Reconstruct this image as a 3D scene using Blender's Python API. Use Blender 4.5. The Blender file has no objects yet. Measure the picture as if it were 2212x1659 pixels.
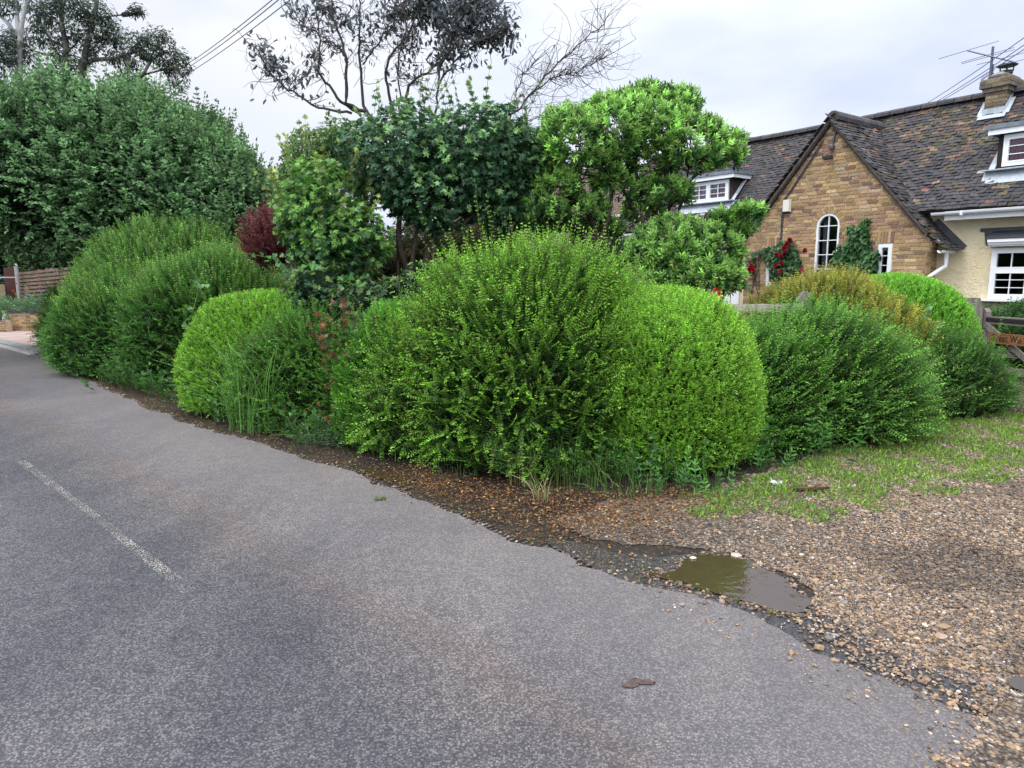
import bpy, math
import numpy as np
from mathutils import Vector, Matrix

rng = np.random.default_rng(11)
U = lambda a, b, n=None: rng.uniform(a, b, n)
SC = bpy.context.scene
COL = SC.collection
PI = math.pi

# ------------------------------------------------------------------ camera geometry
EYE, F, CX, CY, PITCH = 1.6, 1512.0, 1106.0, 829.5, math.radians(8.65)
cP, sP = math.cos(PITCH), math.sin(PITCH)

def ray(x, y):
    a, b = (x - CX) / F, -(y - CY) / F
    return np.array([a, cP + b * sP, -sP + b * cP])

def W(x, y, Y):
    d = ray(x, y); t = Y / d[1]
    return np.array([d[0] * t, Y, EYE + d[2] * t])

def G(x, y, z=0.0):
    d = ray(x, y); t = (z - EYE) / d[2]
    return np.array([d[0] * t, d[1] * t, z])

CAMP = np.array([0, 0, EYE])

# ------------------------------------------------------------------ object helpers
def tag(o, label=None, cat=None, group=None, kind=None):
    if label: o['label'] = label
    if cat: o['category'] = cat
    if group: o['group'] = group
    if kind: o['kind'] = kind
    return o

def empty(name, loc, label=None, cat=None, group=None):
    o = bpy.data.objects.new(name, None); COL.objects.link(o)
    o.location = [float(v) for v in loc]; o.empty_display_size = 0.1
    return tag(o, label, cat, group)

def link(name, me, parent=None, mats=()):
    o = bpy.data.objects.new(name, me); COL.objects.link(o)
    for m in mats: me.materials.append(m)
    if parent is not None:
        o.parent = parent
        # meshes carry world coordinates; an Empty parent stands at the thing's base
        o.matrix_parent_inverse = Matrix.Translation(-Vector(parent.location)) if parent.type == 'EMPTY' else Matrix.Identity(4)
    return o

def np_mesh(name, chunks, mats, parent=None, smooth=False):
    """chunks: (V (n,3), F (m,k), C (n,3) or rgb, material index)"""
    Vs, Ls, Ts, Cs, Ms = [], [], [], [], []
    off = 0
    for V, Fc, C, mi in chunks:
        V = np.asarray(V, dtype=np.float32)
        if len(V) == 0: continue
        Vs.append(V)
        C = np.asarray(C, dtype=np.float32)
        if C.ndim == 1: C = np.tile(C, (len(V), 1))
        Cs.append(C)
        for f in (Fc if isinstance(Fc, list) else [Fc]):
            f = np.asarray(f, dtype=np.int32)
            if f.size == 0: continue
            Ls.append((f + off).ravel()); Ts.append(np.full(len(f), f.shape[1], np.int32)); Ms.append(np.full(len(f), mi, np.int32))
        off += len(V)
    V = np.concatenate(Vs); L = np.concatenate(Ls); T = np.concatenate(Ts); C = np.concatenate(Cs); M = np.concatenate(Ms)
    me = bpy.data.meshes.new(name)
    me.vertices.add(len(V)); me.vertices.foreach_set('co', V.ravel())
    me.loops.add(len(L)); me.loops.foreach_set('vertex_index', L)
    me.polygons.add(len(T))
    st = np.zeros(len(T), np.int32); st[1:] = np.cumsum(T)[:-1]
    me.polygons.foreach_set('loop_start', st)
    try: me.polygons.foreach_set('loop_total', T)
    except Exception: pass
    me.polygons.foreach_set('material_index', M)
    me.polygons.foreach_set('use_smooth', np.full(len(T), smooth))
    ca = me.color_attributes.new('tint', 'FLOAT_COLOR', 'POINT')
    ca.data.foreach_set('color', np.concatenate([C, np.ones((len(C), 1), np.float32)], 1).ravel())
    me.update(calc_edges=True)
    return link(name, me, parent, mats)

def nrm(a):
    return a / np.maximum(np.linalg.norm(a, axis=-1, keepdims=True), 1e-9)

class MB:
    """collects boxes, tubes and prisms for ONE mesh"""
    def __init__(s): s.ch = []; s.cur = (0.5, 0.5, 0.5); s.mi = 0
    def add(s, V, Fc, c=None, mi=None):
        s.ch.append((np.asarray(V, float), Fc, np.asarray(s.cur if c is None else c, float), s.mi if mi is None else mi)); return s
    def box(s, o, a, b, c, col=None, mi=None):
        """o corner-centre, a,b,c full edge vectors; box centred on o"""
        o, a, b, c = (np.asarray(v, float) for v in (o, a, b, c))
        V = [o + (i - .5) * a + (j - .5) * b + (k - .5) * c for k in (0, 1) for j in (0, 1) for i in (0, 1)]
        Fq = np.array([[0, 2, 3, 1], [4, 5, 7, 6], [0, 1, 5, 4], [1, 3, 7, 5], [3, 2, 6, 7], [2, 0, 4, 6]])
        return s.add(V, Fq, col, mi)
    def tube(s, pts, r, n=8, col=None, mi=None, caps=True):
        V, Fq = tubes(np.asarray(pts, float)[None], np.atleast_1d(np.broadcast_to(np.asarray(r, float), (len(pts),)))[None], n)
        s.add(V, Fq, col, mi)
        if caps:
            s.ch.append((V, [np.arange(n)[None, ::-1], (np.arange(n) + (len(pts) - 1) * n)[None]], np.asarray(s.cur if col is None else col, float), s.mi if mi is None else mi))
        return s
    def prism(s, poly, d, col=None, mi=None):
        """poly: (n,3) planar, extruded by vector d"""
        P = np.asarray(poly, float); n = len(P); V = np.concatenate([P, P + np.asarray(d, float)])
        q = np.array([[i, (i + 1) % n, n + (i + 1) % n, n + i] for i in range(n)])
        return s.add(V, [np.arange(n)[None, ::-1], (np.arange(n) + n)[None], q], col, mi)
    def lathe(s, prof, c, n=20, col=None, mi=None):
        prof = np.array(prof, float); m = len(prof); th = np.arange(n) * 2 * PI / n
        V = np.stack([prof[:, None, 0] * np.cos(th), prof[:, None, 0] * np.sin(th), np.broadcast_to(prof[:, None, 1], (m, n))], -1).reshape(-1, 3) + np.asarray(c)
        Fq = np.array([[i * n + j, i * n + (j + 1) % n, (i + 1) * n + (j + 1) % n, (i + 1) * n + j] for i in range(m - 1) for j in range(n)])
        return s.add(V, Fq, col, mi)
    def build(s, name, mats, parent=None, smooth=False):
        return np_mesh(name, s.ch, mats if isinstance(mats, (list, tuple)) else [mats], parent, smooth)

def tubes(P, R, n=3):
    """P (N,m,3), R (N,m) -> many tubes"""
    N, m, _ = P.shape
    T = np.zeros_like(P); T[:, 1:-1] = P[:, 2:] - P[:, :-2]; T[:, 0] = P[:, 1] - P[:, 0]; T[:, -1] = P[:, -1] - P[:, -2]
    T = nrm(T)
    ref = np.where(np.abs(T[:, :1, 2:3]) > .9, np.array([1., 0, 0]), np.array([0, 0, 1.]))
    A = nrm(np.cross(T, np.broadcast_to(ref, T.shape))); B = np.cross(T, A)
    th = np.arange(n) * 2 * PI / n
    V = P[:, :, None] + R[:, :, None, None] * (A[:, :, None] * np.cos(th)[:, None] + B[:, :, None] * np.sin(th)[:, None])
    V = V.reshape(-1, 3)
    i, k, j = np.meshgrid(np.arange(N), np.arange(m - 1), np.arange(n), indexing='ij')
    b = i * m * n + k * n
    Fq = np.stack([b + j, b + (j + 1) % n, b + n + (j + 1) % n, b + n + j], -1).reshape(-1, 4)
    return V, Fq

# ------------------------------------------------------------------ leaves
LEAF = {
    'dia': (np.array([[0, 0, 0], [.42, .5, .10], [1, 0, 0], [.42, -.5, .10]]), [[0, 1, 2, 3]]),
    'oval': (np.array([[0, 0, 0], [.28, .42, .08], [.68, .42, .06], [1, 0, -.10], [.68, -.42, .06], [.28, -.42, .08]]), [[0, 1, 2, 3], [0, 3, 4, 5]]),
    'heart': (np.array([[0, 0, 0], [-.12, .3, .05], [.18, .52, .08], [1, 0, -.12], [.18, -.52, .08], [-.12, -.3, .05]]), [[0, 1, 2, 3], [0, 3, 4, 5]]),
    'maple': (np.array([[.30, 0, 0], [0, 0, 0], [-.02, .42, -.06], [.30, .24, .03], [.62, .56, -.08], [.58, .17, .03], [1, 0, -.10],
                        [.58, -.17, .03], [.62, -.56, -.08], [.30, -.24, .03], [-.02, -.42, -.06]]),
              [[0, 1, 2], [0, 2, 3], [0, 3, 4], [0, 4, 5], [0, 5, 6], [0, 6, 7], [0, 7, 8], [0, 8, 9], [0, 9, 10], [0, 10, 1]]),
}

def leaves(P, D, N, L, Wd, C, shape='dia', mi=0):
    t, f = LEAF[shape]; f = np.array(f); k = len(t); n = len(P)
    D = nrm(D); S = nrm(np.cross(D, N)); Nn = np.cross(S, D)
    L = np.broadcast_to(np.asarray(L, float), (n,)); Wd = np.broadcast_to(np.asarray(Wd, float), (n,))
    V = (P[:, None] + (L[:, None] * t[None, :, 0])[..., None] * D[:, None] + (Wd[:, None] * t[None, :, 1])[..., None] * S[:, None]
         + (L[:, None] * t[None, :, 2])[..., None] * Nn[:, None])
    Fc = (np.arange(n) * k)[:, None, None] + f[None]
    C = np.broadcast_to(np.asarray(C, float), (n, 3))
    return (V.reshape(-1, 3), Fc.reshape(-1, f.shape[1]), np.repeat(C, k, 0), mi)

UP = np.array([0, 0, 1.])

def sprigs(O, D, length, K, leaf, wid, cbase, ctip, curl=.4, spread=.9, shape='dia', stem=.0015, stemcol=(.06, .05, .02), jit=.35, tippow=1.5, whorl=False, tvar=.25, cvar=.3, bendy=.15):
    """n shoots with K pairs of leaves each; the leaves near the tip take the colour of new growth"""
    n = len(O)
    if n == 0: return []
    length = np.broadcast_to(np.asarray(length, float), (n,)) * U(.7, 1.25, n)
    D = nrm(D)
    t = (np.arange(K) + .6) / K
    up = UP * curl
    bend = rng.normal(0, bendy, (n, 3))
    dirs = nrm(D[:, None] + (up + bend[:, None]) * t[None, :, None])
    P = O[:, None] + np.cumsum(dirs * (length / K)[:, None, None], 1)
    side = nrm(np.cross(dirs, UP + rng.normal(0, .35, (n, 1, 3))))
    if whorl:
        ang = rng.uniform(0, 2 * PI, (n, 1)) + np.arange(K) * 2.4
        oth = np.cross(side, dirs)
        side = side * np.cos(ang)[..., None] + oth * np.sin(ang)[..., None]
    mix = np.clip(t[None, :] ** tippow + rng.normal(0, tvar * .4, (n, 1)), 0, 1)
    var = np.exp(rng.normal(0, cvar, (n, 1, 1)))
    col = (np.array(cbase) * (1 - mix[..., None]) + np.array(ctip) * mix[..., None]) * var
    out = []
    for sgn in (1, -1):
        Dl = nrm(dirs * (1 - spread * .55) + side * sgn * spread + rng.normal(0, jit * .6, (n, K, 3)))
        Nl = np.cross(side, dirs); Nl = Nl * np.sign(Nl[..., 2:3] + 1e-6) + rng.normal(0, jit, (n, K, 3))
        sz = leaf * U(.75, 1.2, (n, K)) * (1 - .35 * t[None] ** 3)
        c2 = col * np.exp(rng.normal(0, .14, (n, K, 1)))
        out.append(leaves(P.reshape(-1, 3), Dl.reshape(-1, 3), Nl.reshape(-1, 3), sz.ravel(), sz.ravel() * wid, c2.reshape(-1, 3), shape))
    # terminal leaf
    out.append(leaves(P[:, -1], dirs[:, -1], rng.normal(0, 1, (n, 3)) + UP, leaf * .9, leaf * wid * .8, np.array(ctip) * var[:, 0], shape))
    if stem > 0:
        idx = [0, K // 2, K - 1]
        Q = np.concatenate([O[:, None], P[:, [K // 2, K - 1]]], 1)
        V, Fq = tubes(Q, np.tile(np.array([stem, stem * .8, stem * .4]), (n, 1)), 3)
        out.append((V, Fq, np.array(stemcol), 1))
    return out

def lump(p, s=1.0, k=0.0):
    return (np.sin(p[:, 0] * 3.1 * s + 1.3 + k) * np.sin(p[:, 1] * 2.7 * s + .4 + k) + .6 * np.sin(p[:, 2] * 5.3 * s + p[:, 0] * 4.1 * s + k) + .5 * np.sin(p[:, 1] * 6.1 * s - p[:, 2] * 3.3 * s + 2.2)) / 2.1

def surf(lobes, dens, lumpy=.07, zmin=.03, back=-.35, scale=1.0, bot=-.9):
    """points and outward normals on a union of ellipsoids, only the faces that can be seen from near the photograph's place"""
    Ps, Ns = [], []
    for i, (c, r) in enumerate(lobes):
        c = np.array(c, float); q_ = r[3] if len(r) > 3 else 1.0; r = np.array(r[:3], float) * scale
        area = 4 * PI * (((r[0] * r[1]) ** 1.6 + (r[0] * r[2]) ** 1.6 + (r[1] * r[2]) ** 1.6) / 3) ** (1 / 1.6)
        n = int(area * dens)
        d = nrm(rng.normal(0, 1, (n, 3)))
        if q_ != 1.0:                      # squarer, clipped shapes
            e_ = 2 / q_; d = d / (np.abs(d) ** e_).sum(1, keepdims=True) ** (1 / e_)
            p = c + d * r; nn = nrm(np.sign(d) * np.abs(d) ** (e_ - 1) / r)
        else:
            p = c + d * r; nn = nrm(d / r)
        p = p + nn * (lumpy * lump(p * 1.0, 1.3))[:, None]
        keep = (p[:, 2] > zmin) & (nn[:, 2] > bot)
        v = nrm(CAMP - p)
        keep &= (nn * v).sum(1) > back
        for j, (c2, r2) in enumerate(lobes):
            if j == i: continue
            q = (p - np.array(c2)) / (np.array(r2[:3]) * scale * .93)
            keep &= (q * q).sum(1) > 1
        Ps.append(p[keep]); Ns.append(nn[keep])
    return np.concatenate(Ps), np.concatenate(Ns)

ICO_V = None
def ico(sub=1):
    import bmesh
    bm = bmesh.new(); bmesh.ops.create_icosphere(bm, subdivisions=sub, radius=1)
    V = np.array([v.co[:] for v in bm.verts]); Fc = np.array([[v.index for v in f.verts] for f in bm.faces]); bm.free()
    return V, Fc
ICO1 = ico(1); ICO3 = ico(3)

def core(lobes, s, col, mi=2):  # solid dark lumps that fill the inside and block views through
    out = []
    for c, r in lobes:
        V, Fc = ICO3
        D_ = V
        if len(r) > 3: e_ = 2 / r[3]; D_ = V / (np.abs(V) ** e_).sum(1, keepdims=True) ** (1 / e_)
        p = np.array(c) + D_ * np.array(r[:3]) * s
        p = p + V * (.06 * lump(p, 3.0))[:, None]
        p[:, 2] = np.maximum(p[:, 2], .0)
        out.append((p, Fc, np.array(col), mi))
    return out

# ------------------------------------------------------------------ materials
def mat(name, rough=.6, spec=.4):
    m = bpy.data.materials.new(name); m.use_nodes = True
    nt = m.node_tree; b = nt.nodes['Principled BSDF']
    b.inputs['Roughness'].default_value = rough
    b.inputs['Specular IOR Level'].default_value = spec
    return m, nt, b

def nd(nt, t, **kw):
    n = nt.nodes.new(t)
    for k, v in kw.items():
        if k in n.inputs: n.inputs[k].default_value = v
        else: setattr(n, k, v)
    return n

def plain(name, col, rough=.6, spec=.4, noise=0.0, scale=6., bump=0., metal=0., bscale=60., dist=.01):
    m, nt, b = mat(name, rough, spec); L = nt.links
    b.inputs['Base Color'].default_value = (*col, 1); b.inputs['Metallic'].default_value = metal
    tc = nd(nt, 'ShaderNodeTexCoord')
    if noise:
        t = nd(nt, 'ShaderNodeTexNoise', Scale=scale, Detail=8.0, Roughness=.65); L.new(tc.outputs['Object'], t.inputs['Vector'])
        r = nd(nt, 'ShaderNodeMapRange'); r.inputs['From Min'].default_value = .3; r.inputs['From Max'].default_value = .7
        r.inputs['To Min'].default_value = 1 - noise; r.inputs['To Max'].default_value = 1 + noise * .6
        L.new(t.outputs['Fac'], r.inputs['Value'])
        h = nd(nt, 'ShaderNodeHueSaturation'); h.inputs['Color'].default_value = (*col, 1)
        L.new(r.outputs[0], h.inputs['Value']); L.new(h.outputs[0], b.inputs['Base Color'])
    if bump:
        t2 = nd(nt, 'ShaderNodeTexNoise', Scale=bscale, Detail=6.0); L.new(tc.outputs['Object'], t2.inputs['Vector'])
        bp = nd(nt, 'ShaderNodeBump', Strength=bump, Distance=dist); L.new(t2.outputs['Fac'], bp.inputs['Height']); L.new(bp.outputs[0], b.inputs['Normal'])
    return m

def tinted(name, rough=.5, spec=.35, trans=0.0, noise=.25, nscale=30., bump=0., bscale=80.):
    """colour from the mesh's own 'tint' (colour of each leaf, brick, tile, stone) with fine noise"""
    m, nt, b = mat(name, rough, spec); L = nt.links
    a = nd(nt, 'ShaderNodeAttribute', attribute_name='tint')
    tc = nd(nt, 'ShaderNodeTexCoord')
    t = nd(nt, 'ShaderNodeTexNoise', Scale=nscale, Detail=4.0); L.new(tc.outputs['Object'], t.inputs['Vector'])
    r = nd(nt, 'ShaderNodeMapRange'); r.inputs['From Min'].default_value = .3; r.inputs['From Max'].default_value = .7
    r.inputs['To Min'].default_value = 1 - noise; r.inputs['To Max'].default_value = 1 + noise
    L.new(t.outputs['Fac'], r.inputs['Value'])
    h = nd(nt, 'ShaderNodeHueSaturation'); L.new(a.outputs['Color'], h.inputs['Color']); L.new(r.outputs[0], h.inputs['Value'])
    L.new(h.outputs[0], b.inputs['Base Color'])
    if bump:
        t2 = nd(nt, 'ShaderNodeTexNoise', Scale=bscale, Detail=5.0); L.new(tc.outputs['Object'], t2.inputs['Vector'])
        bp = nd(nt, 'ShaderNodeBump', Strength=bump, Distance=.01); L.new(t2.outputs['Fac'], bp.inputs['Height']); L.new(bp.outputs[0], b.inputs['Normal'])
    if trans:
        tr = nd(nt, 'ShaderNodeBsdfTranslucent'); L.new(h.outputs[0], tr.inputs['Color'])
        mx = nd(nt, 'ShaderNodeMixShader'); mx.inputs[0].default_value = trans
        L.new(b.outputs[0], mx.inputs[1]); L.new(tr.outputs[0], mx.inputs[2])
        L.new(mx.outputs[0], nt.nodes['Material Output'].inputs['Surface'])
    return m

M = {}
M['leaf'] = tinted('leaf', .42, .45, .32, .12, 8.)
M['glossy_leaf'] = tinted('glossy_leaf', .32, .55, .22, .12, 8.)
M['dull_leaf'] = tinted('dull_leaf', .6, .25, .25, .12, 8.)
M['twig'] = tinted('twig', .8, .2, 0, .3, 40.)
M['bark'] = tinted('bark', .85, .2, 0, .45, 30., .6, 40.)
M['core'] = tinted('dark_core', .9, .05, 0, .6, 25., .8, 40.)
M['stone'] = tinted('stone', .45, .45, 0, .25, 150.)
M['brick'] = tinted('brick', .85, .2, 0, .35, 45., .5, 120.)
M['tile'] = tinted('roof_tile', .7, .3, 0, .35, 25., .5, 90.)
M['mortar'] = plain('mortar', (.52, .42, .28), .95, .1, .25, 20., .5)
M['white'] = plain('white_upvc', (.78, .80, .82), .35, .45, .04, 3.)
M['lead'] = plain('lead_sheet', (.17, .20, .24), .55, .4, .35, 9., .2)
M['pale_lead'] = plain('pale_lead_flashing', (.42, .47, .52), .5, .4, .3, 9., .2)
M['dark_lead'] = plain('dark_lead_sheet', (.055, .06, .07), .5, .4, .3, 9., .2)
M['black'] = plain('black_metal', (.02, .02, .024), .45, .5, .2, 20.)
M['grey_metal'] = plain('grey_metal', (.10, .11, .15), .45, .5, .2, 20., metal=.3)
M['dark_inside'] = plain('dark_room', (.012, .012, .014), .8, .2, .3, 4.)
M['red_curtain'] = plain('red_curtain', (.55, .03, .08), .8, .2, .5, 12., .3, 25.)
M['cable'] = plain('cable', (.05, .055, .07), .6, .3)

def glass_mat():
    m, nt, b = mat('window_glass', .03, .6)
    b.inputs['Base Color'].default_value = (.01, .012, .014, 1)
    tr = nd(nt, 'ShaderNodeBsdfTransparent'); tr.inputs['Color'].default_value = (.8, .82, .84, 1)
    gl = nd(nt, 'ShaderNodeBsdfGlossy', Roughness=.03)
    fr = nd(nt, 'ShaderNodeFresnel', IOR=1.5)
    mx = nd(nt, 'ShaderNodeMixShader')
    nt.links.new(fr.outputs[0], mx.inputs[0]); nt.links.new(tr.outputs[0], mx.inputs[1]); nt.links.new(gl.outputs[0], mx.inputs[2])
    nt.links.new(mx.outputs[0], nt.nodes['Material Output'].inputs['Surface'])
    return m
M['glass'] = glass_mat()

def render_mat():
    m, nt, b = mat('cream_render', .85, .2); L = nt.links
    tc = nd(nt, 'ShaderNodeTexCoord')
    n1 = nd(nt, 'ShaderNodeTexNoise', Scale=2.2, Detail=6.0); L.new(tc.outputs['Object'], n1.inputs['Vector'])
    cr = nd(nt, 'ShaderNodeValToRGB'); L.new(n1.outputs['Fac'], cr.inputs[0])
    cr.color_ramp.elements[0].position = .3; cr.color_ramp.elements[0].color = (.70, .60, .39, 1)
    cr.color_ramp.elements[1].position = .7; cr.color_ramp.elements[1].color = (.80, .71, .49, 1)
    L.new(cr.outputs[0], b.inputs['Base Color'])
    n2 = nd(nt, 'ShaderNodeTexNoise', Scale=22., Detail=5.0, Distortion=1.2); L.new(tc.outputs['Object'], n2.inputs['Vector'])
    bp = nd(nt, 'ShaderNodeBump', Strength=.9, Distance=.03); L.new(n2.outputs['Fac'], bp.inputs['Height']); L.new(bp.outputs[0], b.inputs['Normal'])
    return m
M['cream'] = render_mat()

def wood_mat(name, c1, c2, sx=2., sz=40., rough=.8):
    m, nt, b = mat(name, rough, .2); L = nt.links
    tc = nd(nt, 'ShaderNodeTexCoord')
    mp = nd(nt, 'ShaderNodeMapping'); mp.inputs['Scale'].default_value = (sx, sx, sz); L.new(tc.outputs['Object'], mp.inputs[0])
    n1 = nd(nt, 'ShaderNodeTexNoise', Scale=1.5, Detail=8.0, Distortion=.8); L.new(mp.outputs[0], n1.inputs['Vector'])
    cr = nd(nt, 'ShaderNodeValToRGB'); L.new(n1.outputs['Fac'], cr.inputs[0])
    cr.color_ramp.elements[0].position = .35; cr.color_ramp.elements[0].color = (*c1, 1)
    cr.color_ramp.elements[1].position = .65; cr.color_ramp.elements[1].color = (*c2, 1)
    L.new(cr.outputs[0], b.inputs['Base Color'])
    bp = nd(nt, 'ShaderNodeBump', Strength=.5, Distance=.01); L.new(n1.outputs['Fac'], bp.inputs['Height']); L.new(bp.outputs[0], b.inputs['Normal'])
    return m
M['oldwood_h'] = wood_mat('weathered_oak_rail', (.12, .10, .085), (.25, .225, .20), 2., 40.)
M['oldwood_v'] = wood_mat('weathered_oak_post', (.11, .095, .08), (.24, .215, .19), 30., 2.)
M['palewood'] = wood_mat('pale_grey_rail', (.26, .23, .18), (.46, .42, .34), 2., 40.)
M['signwood'] = wood_mat('brown_sign_wood', (.15, .06, .025), (.29, .13, .06), 3., 40.)
M['slatwood'] = wood_mat('brown_slats', (.10, .062, .045), (.24, .165, .125), 1.5, 20.)
M['darkwood'] = plain('dark_timber', (.035, .028, .024), .85, .2, .4, 12., .3)
# ------------------------------------------------------------------ camera, sky, sun
cam = bpy.data.cameras.new('camera'); co = bpy.data.objects.new('camera', cam); COL.objects.link(co)
co.location = (0, 0, EYE); co.rotation_euler = (PI / 2 - PITCH, 0, 0)
cam.sensor_width = 36; cam.lens = F / 2212 * 36; cam.clip_end = 2000; cam.clip_start = .05
SC.camera = co
SC.view_settings.view_transform = 'Standard'; SC.view_settings.look = 'None'; SC.view_settings.gamma = 1
SC.view_settings.exposure = EXPOSURE = 0.0

w = bpy.data.worlds.new("World"); SC.world = w; w.use_nodes = True
nt = w.node_tree; L = nt.links; bg = nt.nodes['Background']
SUN_EL, SUN_AZ = math.radians(58), math.radians(-120)
sky = nd(nt, 'ShaderNodeTexSky'); sky.sky_type = 'NISHITA'; sky.sun_disc = False
sky.sun_elevation = SUN_EL; sky.sun_rotation = SUN_AZ
tc = nd(nt, 'ShaderNodeTexCoord')
sx = nd(nt, 'ShaderNodeSeparateXYZ'); L.new(tc.outputs['Generated'], sx.inputs[0])
cr = nd(nt, 'ShaderNodeValToRGB'); L.new(sx.outputs['Z'], cr.inputs[0])      # an overcast sky is brightest overhead
e = cr.color_ramp.elements
e[0].position = 0.0; e[0].color = (.74, .80, .98, 1)
e[1].position = 1.0; e[1].color = (2.7, 2.75, 2.85, 1)
for p, c in ((.2, (.80, .85, .99)), (.38, (1.0, 1.03, 1.1)), (.6, (1.7, 1.75, 1.85))):
    q = e.new(p); q.color = (*c, 1)
mp = nd(nt, 'ShaderNodeMapping'); mp.inputs['Scale'].default_value = (1.6, 1.6, 4.2); mp.inputs['Location'].default_value = (.3, .1, .2)
L.new(tc.outputs['Generated'], mp.inputs[0])
cn = nd(nt, 'ShaderNodeTexNoise', Scale=1.1, Detail=7.0, Roughness=.5); L.new(mp.outputs[0], cn.inputs['Vector'])
mr = nd(nt, 'ShaderNodeValToRGB'); L.new(cn.outputs['Fac'], mr.inputs[0])
mr.color_ramp.elements[0].position = .38; mr.color_ramp.elements[0].color = (.76, .80, .92, 1)
mr.color_ramp.elements[1].position = .60; mr.color_ramp.elements[1].color = (1.14, 1.12, 1.06, 1)
# brighter cloud over the road's right-hand side
dt = nd(nt, 'ShaderNodeVectorMath', operation='DOT_PRODUCT'); L.new(tc.outputs['Generated'], dt.inputs[0]); dt.inputs[1].default_value = (.42, .84, .34)
br = nd(nt, 'ShaderNodeMapRange'); br.inputs['From Min'].default_value = .55; br.inputs['From Max'].default_value = 1.0; br.inputs['To Min'].default_value = .92; br.inputs['To Max'].default_value = 1.22
L.new(dt.outputs['Value'], br.inputs['Value'])
# unseen sky behind the camera made brighter to light house and shrub fronts
db = nd(nt, 'ShaderNodeVectorMath', operation='DOT_PRODUCT'); L.new(tc.outputs['Generated'], db.inputs[0]); db.inputs[1].default_value = (-.35, -.87, .35)
bb_ = nd(nt, 'ShaderNodeMapRange'); bb_.inputs['From Min'].default_value = -.1; bb_.inputs['From Max'].default_value = .9; bb_.inputs['To Min'].default_value = 10.0; bb_.inputs['To Max'].default_value = 21.0
L.new(db.outputs['Value'], bb_.inputs['Value'])
m1 = nd(nt, 'ShaderNodeMix', data_type='RGBA', blend_type='MULTIPLY'); m1.inputs['Factor'].default_value = 1
L.new(cr.outputs[0], m1.inputs['A']); L.new(mr.outputs[0], m1.inputs['B'])
sc10 = nd(nt, 'ShaderNodeVectorMath', operation='SCALE'); L.new(m1.outputs['Result'], sc10.inputs[0])
mu = nd(nt, 'ShaderNodeMath', operation='MULTIPLY'); L.new(br.outputs[0], mu.inputs[0]); L.new(bb_.outputs[0], mu.inputs[1]); L.new(mu.outputs[0], sc10.inputs['Scale'])
m2 = nd(nt, 'ShaderNodeMix', data_type='RGBA'); m2.inputs['Factor'].default_value = .93
L.new(sky.outputs[0], m2.inputs['A']); L.new(sc10.outputs[0], m2.inputs['B'])
L.new(m2.outputs['Result'], bg.inputs['Color']); bg.inputs['Strength'].default_value = .1

sl = bpy.data.lights.new('sun', 'SUN'); sl.energy = 1.3; sl.angle = math.radians(18); sl.color = (1, .96, .9)
so = bpy.data.objects.new('sun', sl); COL.objects.link(so)
sd = Vector((math.sin(-SUN_AZ) * -1 * math.cos(SUN_EL), math.cos(SUN_AZ) * math.cos(SUN_EL), math.sin(SUN_EL)))
so.rotation_euler = sd.to_track_quat('Z', 'Y').to_euler(); so.location = (0, 0, 20)

# ------------------------------------------------------------------ ground sheets
def jag(pts, amp=.03, n=4, seed=0, closed=True):
    r = np.random.default_rng(seed); P = [np.array(p[:2], float) for p in pts]
    for k in range(n):
        Q = []
        m = len(P) if closed else len(P) - 1
        for i in range(m):
            a, b = P[i], P[(i + 1) % len(P)]; d = b - a; l = np.linalg.norm(d)
            nn = np.array([-d[1], d[0]]) / max(l, 1e-6)
            Q += [a, (a + b) / 2 + nn * r.normal(0, 1) * min(amp, l * .12)]
        if not closed: Q.append(P[-1])
        P = Q; amp *= .6
    return np.array(P)

def sheet(name, poly, z, m, label=None, cat=None, kind='structure', parent=None):
    import bmesh
    bm = bmesh.new(); vs = [bm.verts.new((p[0], p[1], z)) for p in poly]
    f = bm.faces.new(vs)
    if f.normal.z < 0: f.normal_flip()
    bmesh.ops.triangulate(bm, faces=[f], quad_method='BEAUTY', ngon_method='BEAUTY')
    bm.normal_update()
    for f in bm.faces:
        if f.normal.z < 0: f.normal_flip()
    me = bpy.data.meshes.new(name); bm.to_mesh(me); bm.free()
    return tag(link(name, me, parent, [m]), label, cat, None, kind)

def ramp(nt, pts):
    cr = nt.nodes.new('ShaderNodeValToRGB'); e = cr.color_ramp.elements
    e[0].position, e[0].color = pts[0][0], (*pts[0][1], 1); e[1].position, e[1].color = pts[-1][0], (*pts[-1][1], 1)
    for p, c in pts[1:-1]:
        q = e.new(p); q.color = (*c, 1)
    return cr

def mixc(nt, f, a, b, mode='MIX'):
    m = nt.nodes.new('ShaderNodeMix'); m.data_type = 'RGBA'; m.blend_type = mode
    if isinstance(f, (int, float)): m.inputs['Factor'].default_value = f
    else: nt.links.new(f, m.inputs['Factor'])
    for s, v in (('A', a), ('B', b)):
        if isinstance(v, tuple): m.inputs[s].default_value = (*v, 1)
        else: nt.links.new(v, m.inputs[s])
    return m.outputs['Result']

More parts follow.
